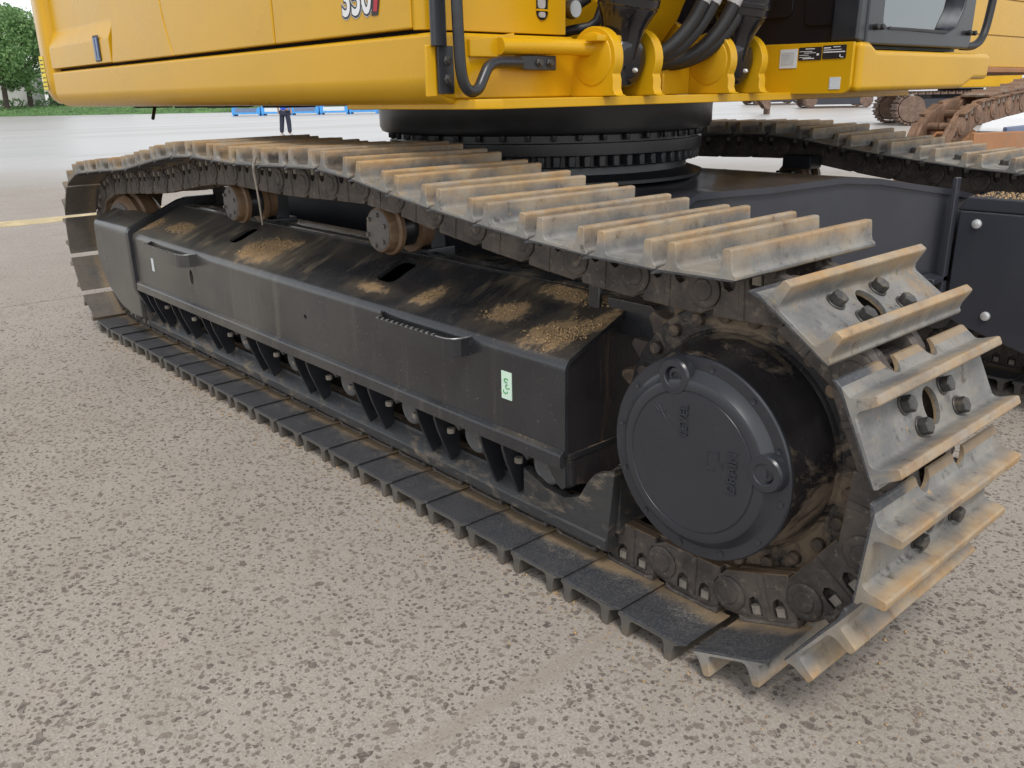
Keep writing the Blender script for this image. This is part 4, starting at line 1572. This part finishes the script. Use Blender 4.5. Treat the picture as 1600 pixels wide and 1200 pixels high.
def cab():
    # base of the cab: right side panel, rounded corner, front
    b = B()
    pl = [(-1.155, 1.335), (-.775, 1.335)] + [(-.775 + .035 * math.sin(R(a)), 1.370 - .035 * math.cos(R(a))) for a in range(15, 91, 15)] + [(-.740, 1.528), (-1.155, 1.535)]
    b.prism(pl, 'Y', 1.905, 1.925)
    sp = b.out('label_panel', 'yellow', EX, .003, 2)
    b = B()
    fr = [(1.930, 1.340), (2.92, 1.345), (3.03, 1.385), (3.20, 1.385), (3.20, 1.500), (2.06, 1.500), (2.00, 1.528), (1.930, 1.528)]
    b.prism(fr, 'X', -1.15, -.715)
    b.out('cab_base', 'yellow', EX, .022, 4)
    # plates and stickers on the panel (print stays illegible at this size)
    def plate_(x0, x1, z0, z1, mat, name, label, lines, lm):
        p = B()
        p.prism(rrect(x0, x1, z0, z1, .003), 'Y', 1.9025, 1.9047)
        o = p.out(name, mat, sp)
        o['label'] = label
        p = B()
        for a0, a1, zz, h in lines:
            p.box(x0 + (x1 - x0) * a0, x0 + (x1 - x0) * a1, 1.9012, 1.9024, z0 + (z1 - z0) * zz, z0 + (z1 - z0) * (zz + h))
        p.out('plate_print', lm, o)
    plate_(-1.062, -.982, 1.438, 1.512, 'sticker_white', 'data_plate', 'blue-white square data plate', [(.1, .85, .80 - .1 * k, .03) for k in range(7)], 'print_grey')
    plate_(-.976, -.874, 1.466, 1.516, 'sticker_black', 'data_plate', 'black data plate with pale print',
           [(.3, .7, .84, .06), (.05, .6, .66, .04), (.25, .75, .54, .04), (.05, .45, .38, .04), (.05, .55, .22, .04), (.2, .7, .10, .07), (.8, .9, .35, .15)], 'print_white')
    plate_(-.869, -.768, 1.468, 1.519, 'sticker_black', 'data_plate', 'black data plate with white bar',
           [(.45, .75, .84, .06), (.05, .35, .78, .08), (.05, .8, .64, .05), (.04, .96, .46, .08), (.74, .9, .08, .05), (.74, .78, .08, .22)], 'print_white')
    plate_(-.828, -.781, 1.352, 1.398, 'sticker_white', 'white_sticker', 'small white sticker near the corner', [(.08, .16, .2, .6)], 'print_grey')
    # cab shell
    b = B()
    b.box(-1.95, -.80, 1.955, 1.985, 1.505, 2.7)
    side = b.out('cab_side', 'black_gloss', EX, .004, 2)
    b = B()
    b.prism(rrect(-1.62, -1.05, 1.640, 2.3, .03), 'Y', 1.948, 1.9545)
    b.out('side_trim', 'black_gloss', side, .003, 2)
    b = B()
    b.prism(rrect(-.99, -.84, 1.60, 2.3, .03), 'Y', 1.948, 1.9545)
    b.out('side_trim', 'black_gloss', side, .003, 2)
    # front window frame with rounded lower right corner
    b = B()
    yl, yr = 1.99, 2.90
    b.prism([(yl, 1.520), (2.97, 1.520), (2.99, 1.56), (3.02, 2.7), (2.93, 2.7), (2.90, 1.80), (2.87, 1.69), (2.80, 1.605), (2.72, 1.580), (2.13, 1.592), (2.12, 1.62), (2.11, 2.7), (yl, 2.7)], 'X', -.805, -.735)
    fr_ = b.out('cab_frame', 'cover', EX, .008, 3)
    b = B()
    b.prism([(yl - .06, 1.532), (yl + .02, 1.52), (yl + .06, 2.7), (yl - .02, 2.7)], 'X', -.86, -.742)
    b.out('cab_pillar', 'black_paint', fr_, .012, 3)
    b = B()
    for y in (2.04, 2.085, 2.93, 2.985):
        b.lathe([(0, .010), (.020, .012), (.024, .008)], (-.735, y, 1.585 + .003 * (y > 2.5)), 'X', 10)
    b.out('window_stop', 'rubber', fr_)
    b = B()
    b.prism([(2.12, 1.585), (2.72, 1.575), (2.80, 1.598), (2.88, 1.685), (2.905, 1.80), (2.93, 2.7), (2.10, 2.7)], 'X', -.790, -.784)
    b.out('front_window', 'glass', EX)
    b = B()
    b.box(-.732, -.728, 2.16, 2.72, 1.580, 1.590)
    b.out('wiper_blade', 'rubber', fr_)
    # inside: floor, rear wall with window, seat, lever
    b = B()
    b.box(-1.95, -.81, 1.99, 3.0, 1.510, 1.530)
    b.box(-1.95, -1.93, 1.99, 3.0, 1.53, 1.75)
    b.box(-1.95, -.81, 2.97, 3.0, 1.53, 1.70)
    b.box(-1.95, -.81, 1.986, 3.02, 2.68, 2.72)
    b.out('cab_interior', 'interior', EX)
    b = B()
    b.box(-1.60, -1.10, 2.28, 2.72, 1.56, 1.70)
    b.box(-1.70, -1.58, 2.28, 2.72, 1.62, 2.25)
    b.out('operator_seat', 'seat', EX, .05, 4)
    b = B()
    b.tube([(-1.02, 2.52, 1.55), (-1.02, 2.53, 1.68), (-1.02, 2.58, 1.72), (-1.02, 2.66, 1.715), (-1.02, 2.66, 1.66)], .009, 8)
    b.out('control_lever', 'rubber', EX)
    b = B()
    b.tube([(-.78, 3.30, 2.4), (-.78, 3.295, 1.85), (-.78, 3.28, 1.70), (-.78, 3.235, 1.585), (-.78, 3.14, 1.54), (-.78, 3.0, 1.535)], .019, 12, smooth=5)
    b.out('handrail', 'rubber', EX)
    # walkway bracket beside the cab
    b = B()
    b.box(-1.25, -.95, 3.20, 3.62, 1.392, 1.420)
    b.box(-1.22, -1.0, 3.22, 3.42, 1.420, 1.475)
    b.box(-1.1, -1.02, 3.36, 3.38, 1.43, 1.47)
    b.out('walkway_step', 'yellow', EX, .006, 2)


cab()

# a strand of weed hanging from the track
b = B()
b.tube([(-2.06, -.012, 1.150), (-2.075, -.02, 1.11), (-2.085, -.012, 1.05), (-2.10, .0, .98), (-2.12, .012, .92), (-2.135, .02, .885)], [.006, .005, .004, .004, .003, .003], 6)
tag(b.out('straw_strand', 'nut', None), 'pale straw strand hanging from an upper track shoe over the rear carrier roller', 'straw')
bpy.data.objects['straw_strand'].location.z = GZ


# ================================================================== BEHIND AND AROUND
def leaf_cloud(name, centers, count, size, mat, par=None, kind=None, loc=(0, 0, 0)):
    V, F = [], []
    cs = np.array(centers, float)
    wts = cs[:, 3] ** 2
    wts /= wts.sum()
    for _ in range(count):
        c = cs[rng.choice(len(cs), p=wts)]
        d = rng.normal(size=3)
        d /= np.linalg.norm(d)
        p = c[:3] + d * c[3] * rng.uniform(.55, 1.05) * (1, 1, .85)
        a = rng.normal(size=3)
        a /= np.linalg.norm(a)
        t = np.cross(a, rng.normal(size=3))
        t /= np.linalg.norm(t)
        q = np.cross(a, t)
        s = size * rng.uniform(.6, 1.4)
        i = len(V)
        V += [tuple(p + t * s), tuple(p + q * s * .6 + a * s * .15), tuple(p - t * s), tuple(p - q * s * .6 + a * s * .15)]
        F.append((i, i + 1, i + 2, i + 3))
    me = bpy.data.meshes.new(name)
    me.from_pydata(V, [], F)
    o = link_mesh(name, me, mat, par)
    if kind:
        o['kind'] = kind
    return o


def tree(x, y, h, rad, label, seed, lean=0.0):
    global rng
    rng = np.random.default_rng(seed)
    t = tag(empty('broadleaf_tree', (x, y, 0)), label, 'tree', 'trees beyond the yard')
    b = B()
    hb = h * .22
    b.tube([(0, 0, -.3), (.05, 0, hb * .5), (.12 + lean, .05, hb), (.25 + lean, .1, h * .5), (.2 + lean, .1, h * .8)], [.34, .30, .26, .20, .08, .05], 9, smooth=2)
    for k in range(6):
        a = k * 1.05 + seed
        b.tube([(.1 + lean, 0, hb * (1 + .15 * k)), (math.cos(a) * rad * .35, math.sin(a) * rad * .35, h * (.42 + .05 * k)), (math.cos(a) * rad * .7, math.sin(a) * rad * .7, h * (.5 + .06 * k))], [.13, .09, .05, .03], 6, smooth=2)
    b.out('trunk', 'bark', t)
    cl = []
    for k in range(26):
        a, rr = rng.uniform(0, 6.28), rad * math.sqrt(rng.uniform(0, 1)) * .8
        z = h * rng.uniform(.24, .90)
        s = 1 - abs(z / h - .52) * 1.25
        cl.append((math.cos(a) * rr * s, math.sin(a) * rr * s, z, rad * rng.uniform(.20, .36)))
    leaf_cloud('crown', cl, 9000, .19, 'leaf', t)
    return t


tree(-117.0, 24.4, 13.6, 6.6, 'leafy green tree at the far left edge, behind the grass bank', 3)
tree(-119.6, 27.6, 12.6, 6.0, 'leafy green tree beside the counterweight, its trunk against the pale wall', 5)


def wall():
    b = B()
    d = Vector((-128.03 + 131.61, 30.53 - 26.45, 0)).normalized()
    m = frame_m((-131.6, 24.0, 0), d, (-d.y, d.x, 0))
    t = tag(empty('boundary_wall'), 'pale rendered wall behind the tree trunks at far left', 'wall')
    b.box(-8, 9.0, 0, .3, 0, 5.2, mw=m)
    b.out('wall_face', 'wall', t)
    b = B()
    b.box(-8.1, 9.1, -.06, .36, 5.2, 5.4, mw=m)
    b.out('coping', 'wall', t)
    b = B()
    b.box(9.5, 18, .2, 5, 0, 4.0, mw=m)
    b.box(9.4, 18.1, .1, 5.1, 4.0, 4.3, mw=m)
    t = tag(b.out('storage_shed', 'dark_body'), 'low dark shed at the end of the pale wall', 'shed')


wall()


def verge():
    """grass bank along the far edge of the yard, from the left to behind the machine"""
    A, D = Vector((-119, 10, 0)), Vector((-66, 72, 0))
    d = (D - A).normalized()
    nrm = Vector((-d.y, d.x, 0))
    bm = bmesh.new()
    rows = []
    for i in range(60):
        p = A + d * (i * (D - A).length / 59)
        rows.append([bm.verts.new(p + nrm * o + Vector((0, 0, z + (0.12 * math.sin(i * 1.7 + o) if z > .1 else 0)))) for o, z in ((0, -.02), (.25, .12), (3, .35), (8, .75), (16, .9), (60, .9))])
    for a, c in zip(rows, rows[1:]):
        for k in range(5):
            bm.faces.new((a[k], c[k], c[k + 1], a[k + 1]))
    me = bpy.data.meshes.new('grass_bank')
    bmesh.ops.recalc_face_normals(bm, faces=bm.faces[:])
    bm.to_mesh(me)
    bm.free()
    tag(link_mesh('grass_bank', me, 'grass'), kind='structure')
    # grass tufts on the bank
    V, F = [], []
    for _ in range(9000):
        u, o = rng.uniform(0, (D - A).length), rng.uniform(.1, 12)
        p = A + d * u + nrm * o
        z = np.interp(o, (.25, 3, 8, 16), (.10, .33, .73, .88))
        i = len(V)
        a = rng.uniform(0, 3.14)
        s, h = rng.uniform(.05, .12), rng.uniform(.10, .30)
        V += [(p.x - s * math.cos(a), p.y - s * math.sin(a), z), (p.x + s * math.cos(a), p.y + s * math.sin(a), z), (p.x + rng.uniform(-.1, .1), p.y + rng.uniform(-.1, .1), z + h)]
        F.append((i, i + 1, i + 2))
    me = bpy.data.meshes.new('grass')
    me.from_pydata(V, [], F)
    tag(link_mesh('grass', me, 'leaf'), kind='stuff')
    cl = []
    for i in range(90):
        p = A + d * (i * .9) + nrm * (13 + .4 * math.sin(i))
        cl.append((p.x, p.y, 1.25 + .15 * math.sin(i * 2.3), .75))
    h = leaf_cloud('hedge', cl, 9000, .13, 'leaf')
    tag(h, 'clipped green hedge along the top of the grass bank', 'hedge')


verge()


def barriers():
    A, D = Vector((-71.29, 31.2, 0)), Vector((-63.13, 40.48, 0))
    d = (D - A).normalized()
    nrm = Vector((-d.y, d.x, 0))
    L = (D - A).length
    pos = ('leftmost', 'second leftmost', 'middle', 'second rightmost', 'rightmost')
    for k in range(5):
        t = tag(empty('steel_crate', A + d * (k * L / 5)), f'low blue steel crate across the wet yard, {pos[k]} of its row of five', 'crate', 'blue crates across the yard')
        m = frame_m((0, 0, 0), d, nrm)
        w_ = L / 5 - .08
        b = B()
        b.box(0, w_, 0, 1.2, .14, .60, mw=m)
        b.out('crate_body', 'blue_steel', t, .01, 1)
        for x in (.05, w_ - .17):
            b = B()
            b.box(x, x + .12, -.03, 1.23, 0, .68 + .10 * (k % 2), mw=m)
            b.out('post', 'blue_steel', t, .01, 1)
        b = B()
        b.box(.3, w_ - .3, -.012, 0, .30, .62, mw=m)
        b.out('crate_panel', 'sticker_white' if k in (1, 3) else 'steel_blue', t)


barriers()


def person():
    t = tag(empty('person', (-29.8, 14.52, 0), R(38)), 'person in blue shirt and dark trousers standing on the wet yard, head hidden', 'person')
    def skin_mesh(name, verts, edges, radii, mat, root=0):
        me = bpy.data.meshes.new(name)
        me.from_pydata(verts, edges, [])
        o = bpy.data.objects.new(name, me)
        COL.objects.link(o)
        md = o.modifiers.new('s', 'SKIN')
        for i, r in enumerate(radii):
            me.skin_vertices[0].data[i].radius = (r, r)
            me.skin_vertices[0].data[i].use_root = i == root
        md2 = o.modifiers.new('d', 'SUBSURF')
        md2.levels = md2.render_levels = 2
        dg = bpy.context.evaluated_depsgraph_get()
        out = bpy.data.meshes.new_from_object(o.evaluated_get(dg))
        bpy.data.objects.remove(o)
        out.shade_smooth()
        out.materials.clear()
        out.materials.append(M[mat])
        return link_mesh(name, out, None, t)
    # body: one continuous skin
    V = [(0, 0, .93), (0, 0, 1.10), (0, 0, 1.30), (0, 0, 1.44), (0, 0, 1.52), (0, .01, 1.62), (0, .015, 1.72),
         (.18, 0, 1.42), (.24, -.01, 1.14), (.25, .03, .90), (.25, .05, .80),
         (-.18, 0, 1.42), (-.24, -.01, 1.14), (-.25, .03, .90), (-.25, .05, .80),
         (.10, 0, .86), (.13, .01, .48), (.15, -.02, .09), (.16, .12, .04),
         (-.10, 0, .86), (-.14, .01, .48), (-.17, -.02, .09), (-.18, .12, .04)]
    E_ = [(0, 1), (1, 2), (2, 3), (3, 4), (4, 5), (5, 6), (3, 7), (7, 8), (8, 9), (9, 10), (3, 11), (11, 12), (12, 13), (13, 14),
          (0, 15), (15, 16), (16, 17), (17, 18), (0, 19), (19, 20), (20, 21), (21, 22)]
    Rr = [.14, .13, .15, .10, .055, .095, .08, .055, .045, .035, .035, .055, .045, .035, .035, .085, .055, .04, .04, .085, .055, .04, .04]
    skin_mesh('body', V, E_, Rr, 'skin')
    skin_mesh('shirt', [(0, 0, .90) if i == 0 else V[i] for i in (0, 1, 2, 3, 7, 8, 11, 12)], [(0, 1), (1, 2), (2, 3), (3, 4), (4, 5), (3, 6), (6, 7)], [.170, .155, .175, .12, .075, .065, .075, .065], 'blue_cloth')
    skin_mesh('trousers', [(0, 0, .84), (.10, 0, .84), (.135, .01, .48), (.155, -.02, .12), (-.10, 0, .84), (-.145, .01, .48), (-.175, -.02, .12)],
              [(0, 1), (1, 2), (2, 3), (0, 4), (4, 5), (5, 6)], [.125, .115, .092, .080, .115, .092, .080], 'denim')
    for x in (.158, -.178):
        b = B()
        b.prism([(x - .045, -.09), (x + .045, -.09), (x + .05, .12), (x + .02, .18), (x - .02, .18), (x - .05, .12)], 'Z', 0, .085)
        b.out('shoe', 'shoe_leather', t, .02, 2)
    b = B()
    b.lathe([(-.02, .03), (0, .085), (.06, .098), (.11, .07), (.125, .02)], (0, .005, 1.665), 'Z', 16)
    b.out('hair', 'hair', t)


person()


# ---- the second excavator, parked crosswise just beyond, its undercarriage red with mud
def rusty_machine():
    t = tag(empty('excavator', (0, 0, GZ)), 'yellow excavator with mud-red undercarriage parked crosswise behind the cab at right', 'excavator')
    # its track runs along +Y, outer side towards +X
    k = 1.3                                          # a heavier class of machine
    T = Matrix(((0, -k, 0, -1.36), (k, 0, 0, 11.22), (0, 0, k, 0), (0, 0, 0, 1)))
    b = B()
    b.prism([(-.105, .070), (.100, .070), (.100, .086), (.06, .086), (.055, .100), (.045, .100), (.04, .086), (-.105, .086)], 'Y', 0, .6)
    pm = b.mesh('track_shoe', .003, 1)
    pm.materials.append(M['shoe_muddy'])
    lay_track(t, PINS, 0.0, pm, link_mesh_geo('track_link', 'link_rust'), False, T, (0, 1), .27)
    def put(o):
        o.matrix_local = T @ o.matrix_local
        return o
    b = B()
    b.lathe([(.20, .285), (.23, .320), (.262, .320), (.270, .345), (.330, .345), (.338, .320), (.37, .320), (.395, .285)], (IX, 0, IZ), 'Y', 48)
    b.lathe([(.39, .29), (.400, .285), (.398, .20), (.41, .08), (.41, .02)], (IX, 0, IZ), 'Y', 48)
    put(b.out('idler', 'rust_plate', t, 0, sharp=28))
    b = B()
    b.prism([(.06, .30), (.06, .66), (.28, .76), (.34, .76), (.54, .66), (.54, .30)], 'X', -3.9, -.5)
    put(b.out('track_frame', 'rust_plate', t, .01, 2))
    b = B()
    b.prism([(5.0, .70), (6.05, .70), (5.95, 1.02), (5.02, 1.045)], 'X', -1.47, -1.43)
    b.out('idler_guard', 'rust_plate', t, .006, 1)
    b = B()
    b.prism([(5.72, .70), (7.4, .70), (7.4, 1.06), (5.75, 1.055)], 'X', -1.52, -1.48)
    b.out('guard_plate', 'steel_blue', t, .006, 1)
    b = B()
    b.box(-3.6, -2.0, 4.95, 9.2, 1.50, 2.6)
    b.out('upper_body', 'yellow', t, .03, 3)
    b = B()
    b.box(-2.0, -1.985, 4.98, 9.0, 1.50, 1.74)
    b.box(-2.0, -1.985, 4.98, 9.0, 1.748, 2.02)
    b.box(-2.0, -1.985, 4.98, 9.0, 2.028, 2.5)
    b.out('side_panel', 'yellow', t, .006, 2)
    for z in (1.585, 1.655):
        b = B()
        b.lathe([(0, .022), (.02, .022), (.03, .012)], (-1.985, 5.42, z), 'X', 14)
        b.out('panel_fastener', 'print_white', t)
    b = B()
    b.box(-3.6, -1.95, 5.0, 9.2, 1.455, 1.497)
    b.out('body_underside', 'rust_plate', t, .006, 1)


rusty_machine()


def white_car():
    t = tag(empty('parked_car', (-4.2, 17.3, 0), R(82)), 'white car with dark lower body, front showing past the cab base', 'car')
    body = [(-2.1, .30), (-2.15, .62), (-2.0, .86), (-1.15, 1.0), (-.55, 1.42), (.75, 1.44), (1.5, 1.02), (2.0, .95), (2.15, .70), (2.1, .30)]
    b = B()
    b.prism(body, 'Y', -.85, .85)
    b.out('body', 'print_white', t, .06, 3)
    b = B()
    b.prism([(-1.05, 1.0), (-.52, 1.37), (.72, 1.39), (1.36, 1.03)], 'Y', -.87, .87)
    b.out('window', 'black_gloss', t, .01, 1)
    b = B()
    b.prism([(-2.17, .25), (-2.17, .60), (2.17, .60), (2.17, .25)], 'Y', -.87, .87)
    b.out('lower_body', 'dark_body', t, .02, 2)
    for x in (-1.35, 1.35):
        for y in (-.80, .80):
            b = B()
            b.lathe([(-.1, .2), (-.1, .31), (.1, .31), (.1, .2)], (x, y, .31), 'Y', 24)
            wh = b.out('wheel', 'rubber', t, .01, 1)
            b = B()
            b.lathe([(-.11, .04), (-.105, .19), (.105, .19), (.11, .04)], (x, y, .31), 'Y', 20)
            b.out('rim', 'chrome', wh)


white_car()


def far_excavator(loc, rz, k, label, boom_on=True):
    """whole machine seen small across the yard: two tracks with shoes, frame, body, cab, boom"""
    t = tag(empty('excavator', loc, rz), label, 'excavator')
    t.scale = (k, k, k)
    L, rr = 1.9, .48
    path = []
    for i in range(46):
        s = i / 46
        per = 4 * L + 2 * PI * rr
        d = s * per
        if d < 2 * L: path.append((-L + d, 2 * rr + .05, 90))
        elif d < 2 * L + PI * rr:
            a = (d - 2 * L) / rr
            path.append((L + rr * math.sin(a), rr + .05 + rr * math.cos(a), 90 - math.degrees(a)))
        elif d < 4 * L + PI * rr: path.append((L - (d - 2 * L - PI * rr), .05, -90))
        else:
            a = (d - 4 * L - PI * rr) / rr
            path.append((-L - rr * math.sin(a), rr + .05 - rr * math.cos(a), -90 - math.degrees(a)))
    sb = B()
    sb.box(-.098, .098, -.30, .30, -.035, .02)
    sb.box(-.08, -.05, -.30, .30, .02, .060)
    sb.box(.05, .08, -.30, .30, .02, .060)
    sb.box(-.02, .02, -.05, .05, .02, .035)
    sm = sb.mesh('track_shoe', 0)
    sm.materials.append(M['mud_brown'])
    for y in (-1.25, 1.25):
        for x, z, a in path:
            link_mesh('track_shoe', sm, None, t, Matrix.Translation((x, y, z)) @ Matrix.Rotation(-R(a - 90), 4, 'Y'))
        b = B()
        b.prism([(-1.9, .25), (1.9, .25), (2.05, .5), (1.9, .85), (-1.9, .85), (-2.05, .5)], 'Y', y - .26, y + .26)
        b.out('track_frame', 'dark_body', t, .02, 1)
        for x in (-1.9, 1.9):
            b = B()
            b.lathe([(-.28, .30), (-.28, .42), (.28, .42), (.28, .30)], (x, y, rr + .05), 'Y', 24)
            b.out('idler', 'mud_brown', t)
    b = B()
    b.box(-1.2, 1.2, -1.0, 1.0, .5, 1.0)
    b.lathe([(1.0, .7), (1.15, .7)], (0, 0, 0), 'Z', 24)
    b.out('carbody', 'dark_body', t)
    b = B()
    b.box(-2.6, 1.4, -1.35, 1.35, 1.16, 1.9)
    b.box(-2.6, -.2, -1.3, 1.3, 1.9, 2.35)
    b.out('upper_body', 'yellow', t, .05, 2)
    b = B()
    b.box(.2, 1.5, .45, 1.35, 1.9, 2.9)
    c = b.out('cab', 'dark_body', t, .05, 2)
    b = B()
    b.box(.35, 1.35, 1.352, 1.37, 2.05, 2.75)
    b.out('window', 'glass', c)
    if boom_on:
        b = B()
        b.prism([(1.0, 1.4), (1.35, 1.3), (3.3, 4.4), (5.6, 4.2), (5.6, 4.5), (3.2, 4.9)], 'Y', -.3, .1)
        b.out('boom', 'yellow', t, .03, 1)
        b = B()
        b.prism([(5.5, 4.6), (5.8, 4.4), (5.5, 1.6), (5.25, 1.6)], 'Y', -.25, .05)
        b.out('stick', 'yellow', t, .03, 1)
    return t


far_excavator((-13.4, 34.2, 0), R(40), 1.12, 'mud-caked crawler excavator parked far off, its track seen below the cab base')
far_excavator((-33.0, 60.5, 0), R(42), 1.0, 'distant excavator standing left of the mud-caked one, shown by a sliver of track')
far_excavator((-46.0, 73.0, 0), R(55), 1.0, 'small distant excavator nearest the digging bucket')


def digger_bucket():
    t = tag(empty('digger_bucket', (-28.75, 44.4, 0), R(133)), 'muddy digging bucket resting on its teeth across the wet yard', 'bucket')
    b = B()
    pf = [(-.45, .28), (-.50, .55), (-.42, .95), (-.10, 1.25), (.35, 1.30), (.42, 1.22), (.05, 1.12), (-.30, .85), (-.38, .50), (-.34, .28)]
    b.prism(pf, 'X', -.72, .72)
    b.out('bucket_shell', 'mud_brown', t, .01, 1)
    for x in (-.745, .72):
        b = B()
        b.prism([(-.45, .28), (-.50, .55), (-.42, .95), (-.10, 1.25), (.35, 1.30), (.42, 1.10), (-.25, .28)], 'X', x, x + .025)
        b.out('side_plate', 'mud_brown', t)
    for k in range(6):
        x = -.66 + k * .264
        b = B()
        b.prism([(x - .075, .32), (x + .075, .32), (x + .035, .0), (x - .035, .0)], 'Y', -.47, -.35)
        b.out('tooth', 'mud_brown', t, .01, 1)


digger_bucket()


bpy.data.scenes.remove(TMP)
